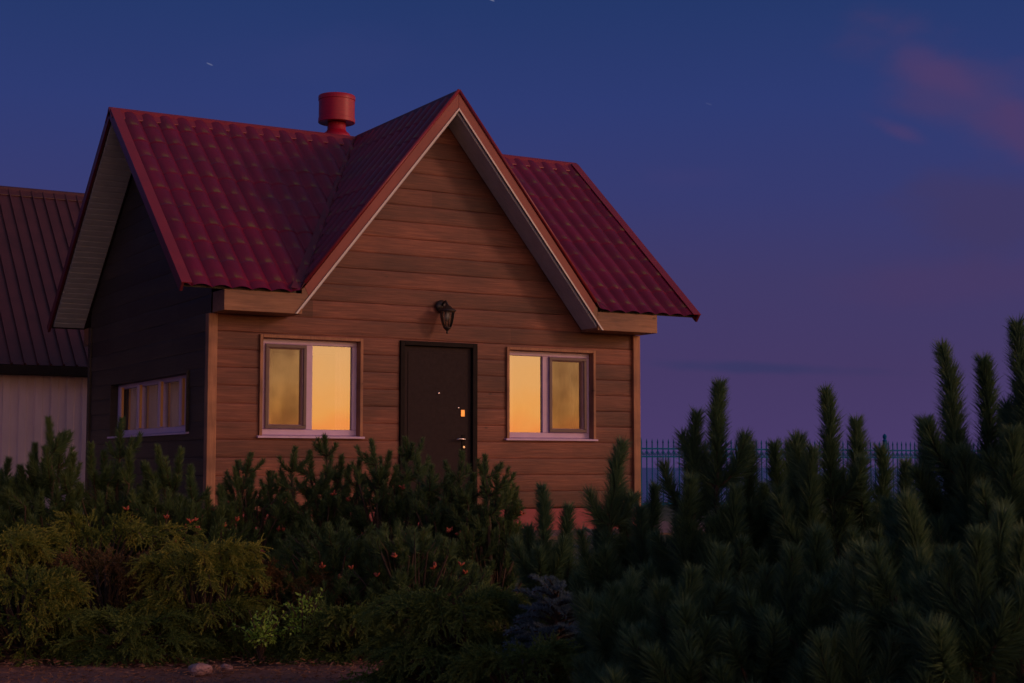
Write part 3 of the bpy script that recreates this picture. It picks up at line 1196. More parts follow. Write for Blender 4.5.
CURT2 = noisy('brown blind fabric', (.50, .33, .36), (.60, .42, .44), .8, nscale=5)
blind(.70, 3.6, .75, 1.70, lambda u, d, z: (.19 + d, u, z), 26, .004).data.materials[0] = CURT2
blind(.56, .78, .55, 1.95, lambda u, d, z: (u, .24 + d, z), 4, .02)
blind(1.52, 1.74, .55, 1.95, lambda u, d, z: (u, .24 + d, z), 4, .02)
blind(3.6, 3.80, .55, 1.95, lambda u, d, z: (u, .24 + d, z), 4, .02)
blind(4.6, 4.80, .55, 1.95, lambda u, d, z: (u, .24 + d, z), 4, .02)

# ---- door
dr_ = MB()
dr_.box(2.247, 3.108, .012, .07, -.05, 1.832)
# pressed border line: raised field
dr_.box(2.30, 3.055, .006, .0125, .02, 1.77)
door = part(dr_, 'door', DOORM, bevel=.006)
kids = []
mb = MB()
mb.box(2.190, 2.243, -.035, .13, -.05, 1.886)
mb.box(3.112, 3.172, -.035, .13, -.05, 1.886)
mb.box(2.243, 3.112, -.035, .13, 1.836, 1.886)
mb.box(2.19, 3.172, -.04, .13, -.10, -.052)
kids.append(mb.build('door_frame', DOORF, bevel=.004))
mb = MB()
mb.lathe([(.014, 0), (.014, .012), (.008, .016)], (0, 0, 0), 16)
o = mb.build('peephole', CHROME, smooth=True)
o.data.transform(Matrix.Translation((2.685, .006, 1.305)) @ Matrix.Rotation(math.pi / 2, 4, 'X'))
kids.append(o)
mb = MB()
mb.box(2.972, 3.022, -.004, .006, 1.045, 1.125)
kids.append(mb.build('lock_plate', BRASS, bevel=.004))
mb = MB()
mb.lathe([(.012, 0), (.012, .01), (.009, .014)], (0, 0, 0), 14)
o = mb.build('lock_cover', CHROME, smooth=True)
o.data.transform(Matrix.Translation((2.94, .006, 1.145)) @ Matrix.Rotation(math.pi / 2, 4, 'X'))
kids.append(o)
mb = MB()
mb.box(2.985, 3.03, -.003, .006, .62, .84)
kids.append(mb.build('handle_plate', DOORF, bevel=.004))
mb = MB()
mb.tube([(3.008, .0, .785), (3.008, -.045, .785), (2.995, -.056, .787), (2.94, -.056, .792), (2.89, -.05, .786)], [.011, .011, .011, .010, .008], 10)
kids.append(mb.build('handle', CHROME, smooth=True))
mb = MB()
mb.lathe([(.013, 0), (.013, .01)], (0, 0, 0), 12)
o = mb.build('keyhole_cover', CHROME)
o.data.transform(Matrix.Translation((3.008, -.003, .70)) @ Matrix.Rotation(math.pi / 2, 4, 'X'))
kids.append(o)
for k in kids:
    k.parent = door
mb = MB()
mb.box(2.05, 3.3, -.75, -.045, -.262, -.11)
part(mb, 'door_step', PLINTH, bevel=.01)

# parent the cabin's parts, shifting them by the cabin's base
base = Vector((0, 0, -.28))
for o, par in CAB:
    if par is None:
        o.parent = cabin
        o.location = Vector(o.location) - base
    else:
        o.parent = par      # shares its parent's origin

# ---- wall lantern
lan = empty('wall_lantern', (2.70, -.016, 1.97))
lan.scale = (1.22, 1.22, 1.22)
tag(lan, 'small unlit black carriage lantern on the wall above the door', 'lantern')
mb = MB()
mb.lathe([(.0, 0), (.058, .002), (.060, .014), (.035, .022), (.02, .03)], (0, 0, 0), 20)
mb2 = MB()
o = mb.build('wall_plate', IRON, lan, smooth=True)
o.data.transform(Matrix.Translation((0, -.002, .265)) @ Matrix.Rotation(math.pi / 2, 4, 'X'))
mb = MB()
mb.tube([(0, -.02, .265), (.0, -.06, .30), (0, -.10, .305), (0, -.125, .285), (0, -.13, .25)], [.011, .010, .010, .010, .012], 8)
mb.tube([(0, -.02, .245), (.0, -.045, .24), (0, -.06, .255), (0, -.055, .272)], .006, 6)
mb.build('arm', IRON, lan, smooth=True)
mb = MB()
mb.lathe([(.012, .275), (.018, .262), (.035, .255), (.045, .243), (.078, .222), (.083, .214), (.083, .208), (.07, .206)], (0, -.13, 0), 24)
mb.build('cap', IRON, lan, smooth=True)
mb = MB()
mb.lathe([(.064, .205), (.060, .16), (.047, .10), (.032, .062)], (0, -.13, 0), 24, caps=False)
mb.build('lantern_glass', GLASSL, lan, smooth=True)
mb = MB()
for k in range(6):
    a = 2 * math.pi * (k + .3) / 6
    mb.tube([(math.cos(a) * r, -.13 + math.sin(a) * r, z) for r, z in ((.067, .207), (.063, .16), (.050, .10), (.034, .06))], .0045, 5)
mb.lathe([(.006, .0), (.012, .012), (.006, .022), (.016, .034), (.036, .052), (.036, .06), (.02, .064)], (0, -.13, 0), 18)
mb.build('cage', IRON, lan, smooth=True)
mb = MB()
mb.lathe([(.012, .205), (.016, .19), (.026, .165), (.026, .145), (.012, .125), (.0, .122)], (0, -.13, 0), 14)
mb.build('bulb', mat('bulb glass', (.6, .58, .55), .2), lan, smooth=True)

# ================================================================== outbuilding
ob = empty('farm_shed', (-1.5, 8.0, gz(0, 8)))
tag(ob, 'long shed with dull brown seamed roof and pale sheet wall behind the cabin', 'shed')
OBL = []
ox0, ox1, oy0, oy1 = -9.0, 2.2, 8.0, 14.0
ozb, ozt = -.6, 1.93
# corrugated wall: trapezoid profile
def corrugated(u0, u1, pitch, dep):
    pts = []
    u = u0
    while u < u1:
        pts += [(u, 0), (u + pitch * .42, 0), (u + pitch * .5, dep), (u + pitch * .92, dep)]
        u += pitch
    pts.append((u1, 0))
    return pts
pr = corrugated(ox0, ox1, .235, -.022)
mb = MB()
n = len(pr)
mb.add([(u, oy0 + d, z) for z in (ozb, ozt) for u, d in pr], [(i, i + 1, n + i + 1, n + i) for i in range(n - 1)])
mb.box(ox0, ox1, oy0 + .02, oy1, ozb, ozt)
OBL.append(mb.build('wall', OUTWALL, fix=False))
oey, oez = oy0 - .30, 1.98
ory, orz = oy0 + 3.0, 5.16
mb = MB()
L = math.hypot(ory - oey, orz - oez)
ud = Vector((1, 0, 0)); vd = Vector((0, oey - ory, oez - orz)).normalized(); nd = vd.cross(ud)
if nd.z < 0: nd = -nd
o0 = Vector((ox0 - .3, ory, orz))
ulen = ox1 - ox0 + .6
mb.add([o0, o0 + ud * ulen, o0 + ud * ulen + vd * L, o0 + vd * L], [(0, 1, 2, 3)])
k = 0
while k * .19 < ulen:
    a = o0 + ud * (k * .19)
    w_ = .017
    q = [a - ud * w_, a + ud * w_, a + ud * w_ * .6 + nd * .035, a - ud * w_ * .6 + nd * .035]
    mb.add(q + [p + vd * L for p in q], [(0, 1, 5, 4), (1, 2, 6, 5), (2, 3, 7, 6), (3, 0, 4, 7), (4, 5, 6, 7)])
    k += 1
p2 = o0 + Vector((0, oy1 + .3 - ory, oez - orz))
mb.add([o0 + Vector((0, 0, 0)), o0 + ud * ulen, p2 + ud * ulen, p2], [(0, 3, 2, 1)])
OBL.append(mb.build('roof', OUTROOF, fix=False))
mb = MB()
mb.box(ox0 - .3, ox1 + .3, oey - .03, oey + .0, oez - .14, oez - .01)
mb.box(ox0 - .3, ox1 + .3, oey + .0, oy0 - .03, oez - .14, oez - .11)
OBL.append(mb.build('fascia', DOORF))
mb = ridge_cap((ox0 - .32, ory, orz), (ox1 + .32, ory, orz), sl=1.0, wdt=.14)
OBL.append(mb.build('ridge_cap', OUTROOF))
mb = MB()
mb.prism([(oy0 + .02, ozt), (oy1, ozt), (ory, orz - .1)], ox0 + .02, ox1 - .02, 'X')
OBL.append(mb.build('gable_wall', OUTWALL))
for o in OBL:
    o.parent = ob
    o.location = -Vector(ob.location)

# ================================================================== fence by the sea
fx0, fx1, fy = 13.1, 28.2, 13.0
fz = -.44
fence = empty('metal_fence', (fx0, fy, fz - .05))
tag(fence, 'low teal railing fence with spear tops, in front of the sea', 'fence')


def fpart(mb, name, **kw):
    o = mb.build(name, TEAL, fence, **kw)
    o.data.transform(Matrix.Translation(-Vector(fence.location)))
    return o


for z in (fz + .07, fz + 1.145, fz + 1.325):
    mb = MB()
    mb.box(fx0, fx1, fy - .018, fy + .018, z - .018, z + .018)
    fpart(mb, 'rail')
pk = MB()
pk.box(-.010, .010, -.010, .010, 0, 1.42)
pk.lathe([(.010, 1.42), (.022, 1.45), (.012, 1.49), (.001, 1.54)], (0, 0, 0), 6)
pk0 = pk.build('picket', TEAL, fence)
sc_ = MB()
pts = [(.0 + .055 * math.cos(math.radians(a)), 0, .07 + .055 * math.sin(math.radians(a))) for a in range(150, 391, 24)]
sc_.tube(pts, .011, 6)
sc_.tube([(-.03, 0, .075), (0, 0, .035), (.03, 0, .075)], .009, 5)
sc0 = sc_.build('scroll', TEAL, fence, smooth=True)
posts = [14.50 + 4.21 * .5 * i for i in range(-1, 7)]
posts = [14.60, 22.15, 26.6]
i = 0
x = fx0 + .05
step = .152
first = True
while x < fx1 - .03:
    if all(abs(x - p) > .06 for p in posts):
        o = pk0 if first else pk0.copy()
        if not first:
            COL.objects.link(o)
        o.location = (x - fx0, 0, .05 + .02)
        s_ = sc0 if first else sc0.copy()
        if not first:
            COL.objects.link(s_)
        s_.location = (x + step / 2 - fx0, 0, .05 + 1.165)
        first = False
    x += step
pm_ = MB()
pm_.box(-.04, .04, -.04, .04, -.1, 1.55)
pm_.lathe([(.06, 1.55), (.06, 1.575), (.03, 1.60), (.052, 1.65), (.052, 1.69), (.015, 1.74)], (0, 0, 0), 10)
for k, p in enumerate(posts):
    o = pm_.build('post', TEAL, fence, bevel=.004) if k == 0 else o.copy()
    if k:
        COL.objects.link(o)
    o.location = (p - fx0, 0, .05)
mb = MB()
mb.box(fx0 - .2, fx1 + .2, fy - .1, fy + .1, fz - .25, fz - .02)
kerb = mb.build('kerb', noisy('kerb concrete', (.26, .2, .17), (.36, .28, .24), .9, nscale=6))
tag(kerb, kind='structure')


# ================================================================== planting
class Foliage:
    def __init__(s):
        s.V, s.T, s.C = [], [], []
        s.nv = 0

    def tri_leaves(s, P, Dr, Ln, Wd, tone):
        """thin tapered leaves: P base (n,3), Dr unit direction, Ln length, Wd width"""
        n = len(P)
        rnd = RNG.normal(size=(n, 3))
        side = np.cross(Dr, rnd)
        side /= np.linalg.norm(side, axis=1, keepdims=True) + 1e-9
        Wd = np.broadcast_to(Wd, (n,))[:, None]
        Ln = np.broadcast_to(Ln, (n,))[:, None]
        a = P - side * Wd * .5
        b = P + side * Wd * .5
        c = P + Dr * Ln
        v = np.stack([a, b, c], 1).reshape(-1, 3)
        s.V.append(v)
        s.T.append(np.arange(n * 3).reshape(n, 3) + s.nv)
        s.nv += n * 3
        s.C.append(np.repeat(np.broadcast_to(tone, (n,)), 3))

    def build(s, name, m, parent, origin):
        V = np.concatenate(s.V) - np.array(origin)
        T = np.concatenate(s.T)
        C = np.clip(np.concatenate(s.C), 0, 1)
        me = bpy.data.meshes.new(name)
        me.vertices.add(len(V))
        me.vertices.foreach_set('co', V.astype(np.float32).ravel())
        me.loops.add(len(T) * 3)
        me.loops.foreach_set('vertex_index', T.astype(np.int32).ravel())
        me.polygons.add(len(T))
        me.polygons.foreach_set('loop_start', np.arange(0, len(T) * 3, 3, dtype=np.int32))
        me.polygons.foreach_set('loop_total', np.full(len(T), 3, dtype=np.int32))
        at_ = me.attributes.new('tone', 'FLOAT', 'POINT')
        at_.data.foreach_set('value', C.astype(np.float32))
        me.materials.append(m)
        me.update()
        me.validate()
        o = bpy.data.objects.new(name, me)
        COL.objects.link(o)
        o.parent = parent
        return o


def bez(p0, p1, p2, n):
    t = np.linspace(0, 1, n)[:, None]
    return (1 - t) ** 2 * p0 + 2 * t * (1 - t) * p1 + t * t * p2


def path_eval(path, t):
    """path (m,3), t in 0..1 -> points and unit tangents"""
    m = len(path) - 1
    f = np.clip(t * m, 0, m - 1e-4)
    i = f.astype(int)
    u = (f - i)[:, None]
    p = path[i] * (1 - u) + path[i + 1] * u
    d = path[i + 1] - path[i]
    d /= np.linalg.norm(d, axis=1, keepdims=True) + 1e-9
    return p, d


def shoot(fo, path, t0, dens, nlen, wid, tone, ang0=58, ang1=28):
    L = np.linalg.norm(np.diff(path, axis=0), axis=1).sum() * (1 - t0)
    n = max(12, int(L * dens))
    t = t0 + (1 - t0) * (RNG.random(n) ** .85)
    p, d = path_eval(path, t)
    r = RNG.normal(size=(n, 3))
    r -= (r * d).sum(1, keepdims=True) * d
    r /= np.linalg.norm(r, axis=1, keepdims=True) + 1e-9
    tt = (t - t0) / (1 - t0)
    if ang0 == 58:
        ang0, ang1 = 48, 36
    ang = np.radians(ang0 + (ang1 - ang0) * tt + RNG.normal(size=n) * 7)
    dr = d * np.cos(ang)[:, None] + r * np.sin(ang)[:, None]
    dr[:, 2] += .08
    dr /= np.linalg.norm(dr, axis=1, keepdims=True)
    ln = nlen * (1 - .38 * tt ** 4) * RNG.uniform(.75, 1.1, n)
    fo.tri_leaves(p, dr, ln, wid, tone + .22 * (tt - .5) + RNG.normal(size=n) * .20)


def pine(name_label, group, px, depth, leaders, body_w, body_top, nfill, nlen=.092, wid=.0052, dens=2000, cones=0, m=NEEDLE,
         shoot_len=(.16, .30), rnd=1, tone_mid=.35, tilt=1.0, lead=.40):
    rs = np.random.default_rng(rnd)
    bx, by = at(px, depth)
    bz = gz(bx, by)
    root = empty('mugo_pine', (bx, by, bz))
    tag(root, name_label, 'pine', group)
    fo = Foliage()
    st = MB()
    B = np.array([bx, by, bz])
    for (lx, ly, dd) in leaders:
        q = at(lx, depth + dd)
        tip = np.array([q.x, q.y, zat(ly, depth + dd) - nlen * .5])
        base = B + np.array([rs.uniform(-.08, .08), rs.uniform(-.08, .08), 0])
        H = tip[2] - bz
        lx_, ly_ = rs.normal(size=2) * .07 * min(1.0, H)
        ctl = np.array([tip[0] + lx_, tip[1] + ly_, bz + H * .5])
        path = bez(base, ctl, tip, 14)
        path[1:-1] += rs.normal(size=(12, 3)) * .006
        L = np.linalg.norm(np.diff(path, axis=0), axis=1).sum()
        st.tube([tuple(p) for p in path], [max(.004, .018 * (1 - i / 14) + .004) for i in range(14)], 6)
        top = min(lead, L * .4) / L * rs.uniform(.85, 1.15)
        tone = tone_mid + rs.normal() * .12
        shoot(fo, path, 1 - top, dens * 1.25, nlen, wid, tone + .06)
        shoot(fo, path, max(.2, 1 - 3.0 * top), dens * .6, nlen * 1.05, wid, tone - .12, 65, 45)
        # whorls of side shoots
        for wv in range(4):
            tw = 1 - top * (1.0 + .85 * wv)
            if tw < .15:
                break
            p, d = path_eval(path, np.array([tw]))
            p, d = p[0], d[0]
            for k in range(rs.integers(2, 5)):
                a = rs.uniform(0, 2 * math.pi)
                out = np.array([math.cos(a), math.sin(a), 0])
                ln = rs.uniform(*shoot_len) * (1 + .22 * wv)
                e = p + out * ln * .55 * tilt + np.array([0, 0, ln * rs.uniform(.55, .95)])
                c = p + out * ln * .42 * tilt + np.array([0, 0, ln * .15])
                pa = bez(p, c, e, 7)
                st.tube([tuple(v) for v in pa], [.006, .006, .005, .005, .004, .004, .003], 5)
                shoot(fo, pa, .08, dens, nlen, wid, tone + rs.normal() * .1)
    # body: shoots filling the shrub, all rising
    for k in range(nfill):
        a = rs.uniform(0, 2 * math.pi)
        rr = body_w * math.sqrt(rs.uniform(0, 1))
        zf_ = rs.uniform(.06, 1) ** .8
        zt = bz + (body_top - bz) * zf_ * (1 - .45 * (rr / body_w) ** 3)
        ln = rs.uniform(*shoot_len)
        out = np.array([math.cos(a), math.sin(a), 0])
        e = B + out * rr
        e[2] = zt
        lean = rs.uniform(.05, 1.1) * tilt
        tw_ = rs.uniform(-.6, .6)
        out2 = np.array([math.cos(a + tw_), math.sin(a + tw_), 0])
        p = e - out2 * ln * .8 * lean - np.array([0, 0, ln * .75])
        c = e - out2 * ln * .25 * lean - np.array([0, 0, ln * .55])
        pa = bez(p, c, e, 7)
        base = B + out * rr * .3 + np.array([0, 0, max(0.02, (p[2] - bz) * .4)])
        st.tube([tuple(base), tuple((base + p) / 2 + rs.normal(size=3) * .015), tuple(p), tuple(e)], [.009, .007, .006, .003], 5)
        tn = tone_mid + rs.normal() * .16
        shoot(fo, pa, .0, dens, nlen, wid, tn)
    fo.build('foliage', m, root, B)
    so_ = st.build('stem', BARK, root, smooth=True)
    so_.data.transform(Matrix.Translation(-Vector(B)))
    # cones
    tops = [at(px, depth)]
    for k in range(cones):
        a = rs.uniform(0, 2 * math.pi)
        rr = body_w * rs.uniform(.55, 1.0)
        # most of them on the side that shows
        dirv = -np.array([FW2.x, FW2.y]) * abs(math.sin(a)) * rr + np.array([RT2.x, RT2.y]) * math.cos(a) * rr
        zt = bz + (body_top - bz) * rs.uniform(.45, .98) * (1 - .3 * (rr / body_w) ** 2)
        cc = MB()
        for j in range(rs.integers(4, 8)):
            off_ = rs.normal(size=3) * .003
            dv = rs.normal(size=3)
            dv[2] = abs(dv[2]) + .5
            dv *= rs.uniform(.022, .036) / np.linalg.norm(dv)
            cc.tube([tuple(off_), tuple(off_ + dv * .35), tuple(off_ + dv * .75), tuple(off_ + dv)], [.003, .007, .006, .001], 6)
        co = cc.build('pine_cone', CONE, root, smooth=True)
        co.location = (dirv[0], dirv[1], zt - bz)
    return root


GN = 'mugo pines close to the camera on the right'
# near right
pine('tall near pine shrub at the right edge of the photo with the highest leader', GN, 1030, 4.9, [(1020, 312, 0), (1045, 330, .1), (1012, 420, -.1), (1040, 400, .2)], 0.40, 0.56, 77, rnd=1)
pine('near pine shrub with three tall thick candles, second from the right edge', GN, 962, 5.2, [(944, 337, 0), (985, 350, .05), (1004, 402, .15), (924, 412, .1), (962, 440, -.2)], 0.42, 0.52, 100, rnd=2)
pine('near pine shrub with a tall candle beside a short one, right of the railing post', GN, 842, 5.9, [(826, 382, 0), (856, 412, .1), (800, 428, .15), (880, 440, .2), (812, 440, -.1), (905, 455, 0)], 0.44, 0.4, 100, rnd=3)
pine('dense pine shrub of medium height in front of the middle of the railing', GN, 772, 6.3, [(774, 436, 0), (790, 438, .1), (762, 478, -.1), (792, 500, -.2)], 0.38, 0.36, 73, rnd=4)
pine('near pine shrub with a forked pair of tall candles right of the cabin corner', GN, 712, 6.0, [(720, 375, 0), (697, 405, .08), (746, 430, .1), (690, 470, -.1), (735, 480, -.15)], 0.40, 0.34, 86, rnd=5)
pine('slim near pine shrub with one upright candle against the cabin right corner', GN, 628, 6.4, [(622, 434, 0), (655, 478, .1), (600, 505, .1), (640, 500, -.15)], .24, .28, 50, rnd=6)
pine('pine shrub with a blunt forked top under the right front window', GN, 545, 7.2, [(542, 480, 0), (568, 500, .05), (528, 520, .1)], 0.18, -.02, 24, rnd=7)
pine('low bright green pine in front, its candles lower than the shrubs behind it', GN, 880, 4.5, [(872, 572, 0), (904, 488, .15), (850, 610, -.1), (915, 540, .1)], 0.27, 0.28, 61, rnd=8, tone_mid=.6)
pine('low dark pine at the bottom edge below the forked pair of candles', GN, 700, 4.9, [(690, 560, 0), (720, 540, .1), (660, 575, .1), (745, 570, 0)], 0.38, 0.11, 61, rnd=9)
pine('low dark pine at the bottom edge below the railing post', GN, 800, 4.8, [(790, 540, 0), (815, 520, .1), (765, 560, .1), (838, 555, 0)], 0.38, 0.16, 61, rnd=10)
pine('low pine at the bottom edge below the three tall thick candles', GN, 985, 4.2, [(975, 520, 0), (1000, 500, .1), (945, 540, .1), (1020, 520, 0)], 0.34, 0.24, 61, rnd=12, tone_mid=.42)
pine('low greenish pine at the bottom edge between the juniper and the dark pines', GN, 622, 5.4, [(612, 578, 0), (632, 565, .1), (596, 605, 0), (650, 590, .05)], .22, .04, 53, rnd=13, tone_mid=.5)
GM = 'mugo pines in front of the cabin'
kw = dict(tilt=1.35, nlen=.060, wid=.0065, dens=1000, m=NEEDLE2, shoot_len=(.10, .19), lead=.17)
pine('round pine below the corner board, left of the left front window', GM, 252, 11.0, [(252, 450, 0), (238, 458, .1), (270, 468, 0), (285, 480, .1)], 0.46, 0.46, 149, rnd=21, cones=4, **kw)
pine('pine shrub whose twigs overlap the sill of the left front window', GM, 325, 11.0, [(296, 444, 0), (325, 432, .1), (310, 448, .1), (342, 452, 0), (350, 462, 0)], 0.46, 0.49, 168, rnd=22, cones=7, **kw)
pine('pine shrub between the left front window and the door', GM, 388, 10.8, [(372, 436, 0), (405, 434, .1), (390, 448, .1), (360, 456, .1), (418, 452, 0)], 0.46, 0.52, 168, rnd=23, cones=7, **kw)
pine('pine shrub hiding the foot of the door', GM, 445, 10.4, [(432, 462, 0), (462, 448, .1), (450, 470, .1), (474, 470, 0)], 0.42, 0.42, 149, rnd=24, cones=6, **kw)
pine('pine shrub right of the door with finger-like twigs spreading right', GM, 492, 10.2, [(485, 452, 0), (497, 462, .1), (516, 490, .05), (505, 478, .1), (470, 480, 0)], 0.32, 0.30, 112, rnd=25, cones=4, **kw)
pine('low pine with a few orange cones in front of the door shrub', GM, 415, 9.3, [(400, 535, 0), (425, 525, .1), (385, 545, 0), (445, 535, 0)], 0.48, 0.16, 149, rnd=26, cones=6, **kw)
pine('low pine below the left front window in deep shade', GM, 335, 9.5, [(330, 520, 0), (345, 530, .1), (310, 540, 0), (355, 550, 0)], 0.48, 0.18, 149, rnd=27, cones=5, **kw)
GL = 'mugo pines on the left in front of the shed'
kw = dict(tilt=1.1, nlen=.070, wid=.0062, dens=1200, m=NEEDLE2, shoot_len=(.12, .24), lead=.26)
pine('tall pointed pine shrub in front of the pale shed wall', GL, 50, 10.21, [(49, 414, 0), (36, 440, .1), (62, 430, .1), (22, 462, 0), (75, 450, 0)], 0.48, 0.53, 107, rnd=31, tone_mid=.45, **kw)
pine('pine shrub at the left edge of the photo', GL, -5, 10.28, [(10, 455, 0), (-10, 440, .1), (22, 465, .1), (0, 470, 0)], 0.50, 0.46, 107, rnd=32, **kw)
pine('pine shrub below the left end of the side window', GL, 112, 10.42, [(92, 440, 0), (122, 415, .1), (105, 448, .1), (130, 445, 0)], 0.48, 0.50, 107, rnd=33, tone_mid=.4, **kw)
pine('pine shrub dotted with orange cones below the side window', GL, 168, 10.49, [(158, 442, 0), (182, 445, .1), (145, 458, 0), (192, 462, .05)], 0.50, 0.43, 122, rnd=34, cones=14, tone_mid=.45, **kw)
pine('low pine between the coned shrub and the cabin corner board', GL, 215, 10.70, [(208, 490, 0), (222, 482, .1), (200, 500, 0)], 0.40, 0.26, 76, rnd=35, cones=3, **kw)


# ---- junipers: arching sprays with feathery tips
def juniper(label, group, px, depth, wx, wy, h, nb, m, rnd, bias=0, wid=.0055, dz=0.0):
    rs = np.random.default_rng(rnd)
    bx, by = at(px, depth)
    bz = gz(bx, by) + dz
    root = empty('creeping_juniper', (bx, by, bz))
    tag(root, label, 'juniper', group)
    B = np.array([bx, by, bz])
    fo = Foliage()
    st = MB()
    R = np.array([RT2.x, RT2.y, 0])
    Fd = np.array([FW2.x, FW2.y, 0])
    for k in range(nb):
        a = rs.uniform(0, 2 * math.pi)
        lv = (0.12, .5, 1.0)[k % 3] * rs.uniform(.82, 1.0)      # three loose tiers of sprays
        reach = (.55 + .55 * rs.uniform()) * (1 - .30 * lv)
        out = R * math.cos(a) * wx + Fd * math.sin(a) * wy
        zt = h * (.08 + .86 * lv)
        s0 = B + out * rs.uniform(0, .3) + np.array([0, 0, zt * .55 * rs.uniform(.5, 1)])
        e = B + out * reach + np.array([0, 0, zt - .10 * h * rs.uniform(0, 2.2)])
        c = (s0 + e) / 2 + np.array([0, 0, .16 * h + .55 * (zt - (s0[2] - bz))])
        pa = bez(s0, c, e, 12)
        st.tube([tuple(p) for p in pa], [.008 * (1 - i / 13) + .002 for i in range(12)], 4)
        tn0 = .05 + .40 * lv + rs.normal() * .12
        nt_ = int(rs.integers(16, 24))
        for j in range(nt_):
            t = .3 + .7 * (j + rs.uniform()) / nt_
            p, d = path_eval(pa, np.array([t]))
            p, d = p[0], d[0]
            sidev = np.cross(d, [0, 0, 1.0])
            sidev /= np.linalg.norm(sidev) + 1e-6
            sg = 1 if j % 2 else -1
            ln = rs.uniform(.08, .17) * (1.15 - .4 * t)
            dirv = d * rs.uniform(.8, 1.2) + sidev * sg * rs.uniform(.35, .8) + np.array([0, 0, rs.uniform(-.30, .22)])
            dirv /= np.linalg.norm(dirv)
            tp = p + dirv * ln + np.array([0, 0, -.015])
            pb = bez(p, p + dirv * ln * .5 + np.array([0, 0, .015]), tp, 5)
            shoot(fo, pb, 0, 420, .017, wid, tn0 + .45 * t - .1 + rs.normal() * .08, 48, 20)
            # little side twiglets
            for q in range(2):
                t2 = rs.uniform(.2, .8)
                p2, d2 = path_eval(pb, np.array([t2]))
                dv = d2[0] + rs.normal(size=3) * .55
                dv /= np.linalg.norm(dv)
                pc = bez(p2[0], p2[0] + dv * .02, p2[0] + dv * rs.uniform(.035, .06), 3)
                shoot(fo, pc, 0, 420, .014, wid, tn0 + .50 * t + rs.normal() * .08, 45, 20)
        shoot(fo, pa, .3, 260, .018, wid, tn0, 50, 20)
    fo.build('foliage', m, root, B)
    o = st.build('stem', BARK, root, smooth=True)
    o.data.transform(Matrix.Translation(-Vector(B)))
    return root


GJ = 'creeping junipers along the bed edge'
juniper('golden green juniper mound at the left edge of the photo', GJ, -5, 9.3, 0.62, 0.5, 0.7, 90, JUNI, 41)
juniper('golden green juniper mound in the middle of the left bed, behind the dry one', GJ, 100, 9.9, 1.0, 0.45, 0.74, 105, JUNI, 42)
juniper('juniper with rusty brown dry sprays between the golden mound and the drooping one', GJ, 112, 9.2, 0.5, 0.35, 0.56, 82, JUNR, 43)
juniper('yellow-green juniper with a drooping bright top, nearest the cabin corner', GJ, 205, 9.0, 0.5, 0.4, 0.64, 105, JUNI, 44)
juniper('low green juniper with drooping fans in front of the golden mounds, far left', GJ, 28, 8.75, 0.5, 0.35, 0.5, 75, JUNI, 45)
juniper('rusty tinted low juniper right of the bright drooping one', GJ, 285, 9.3, 0.45, 0.4, 0.5, 75, JUNR, 46)
juniper('low dark juniper at the front of the bed below the drooping one', GJ, 140, 8.7, 0.5, 0.3, 0.28, 67, JUNG, 47)
juniper('feathery green juniper at the bottom edge in the middle of the photo', GJ, 450, 7.4, 0.5, 0.5, 0.52, 135, JUNG, 48)
juniper('dark juniper in the shade under the middle pines', GJ, 345, 8.8, 0.45, 0.3, 0.3, 67, JUNG, 49)
juniper('small green juniper at the bottom edge right of the feathery one', GJ, 520, 6.4, 0.34, 0.3, 0.36, 60, JUNG, 50)


# ---- low blue spruce
def spruce(label, px, depth, w, h, rnd):
    rs = np.random.default_rng(rnd)
    bx, by = at(px, depth)
    bz = gz(bx, by)
    root = empty('blue_spruce', (bx, by, bz))
    tag(root, label, 'spruce')
    B = np.array([bx, by, bz])
    fo = Foliage()
    st = MB()
    st.tube([(bx, by, bz), (bx, by, bz + h * .9)], [.03, .008], 8)
    tiers = 7
    for tr_ in range(tiers):
        z = h * (.12 + .8 * tr_ / tiers)
        rad = w * (1 - .75 * tr_ / tiers)
        for k in range(11):
            a = 2 * math.pi * (k + rs.uniform(-.3, .3)) / 11 + tr_
            out = np.array([math.cos(a), math.sin(a), 0])
            z = h * (.10 + .82 * (tr_ + rs.uniform(-.5, .5)) / tiers)
            e = B + out * rad * rs.uniform(.6, 1.2) + np.array([0, 0, z + rs.uniform(-.03, .12)])
            s0 = B + np.array([0, 0, z])
            c = (s0 + e) / 2 + np.array([0, 0, .05])
            pa = bez(s0, c, e, 8)
            st.tube([tuple(p) for p in pa], [.008 - .0007 * i for i in range(8)], 4)
            shoot(fo, pa, .2, 700, .022, .0045, .5 + rs.normal() * .15, 60, 35)
            sd_ = np.cross(out, [0, 0, 1.0])
            for j in range(10):
                t = .25 + .7 * j / 10
                p, d = path_eval(pa, np.array([t]))
                dv = d[0] * .8 + sd_ * (1 if j % 2 else -1) * .65 + np.array([0, 0, .05])
                dv /= np.linalg.norm(dv)
                ln = rad * .38 * (1.1 - t)
                pb = bez(p[0], p[0] + dv * ln * .5, p[0] + dv * ln + np.array([0, 0, .01]), 4)
                shoot(fo, pb, 0, 700, .020, .0045, .5 + rs.normal() * .15, 60, 30)
    fo.build('foliage', SPRUCE, root, B)
    o = st.build('trunk', BARK, root, smooth=True)
    o.data.transform(Matrix.Translation(-Vector(B)))


spruce('small blue-grey spruce between the feathery juniper and the low greenish pine', 556, 6.95, .44, .60, 61)
spruce('blue-grey spruce by the walk with one branch against the red plinth', 600, 11.0, .5, .60, 62)


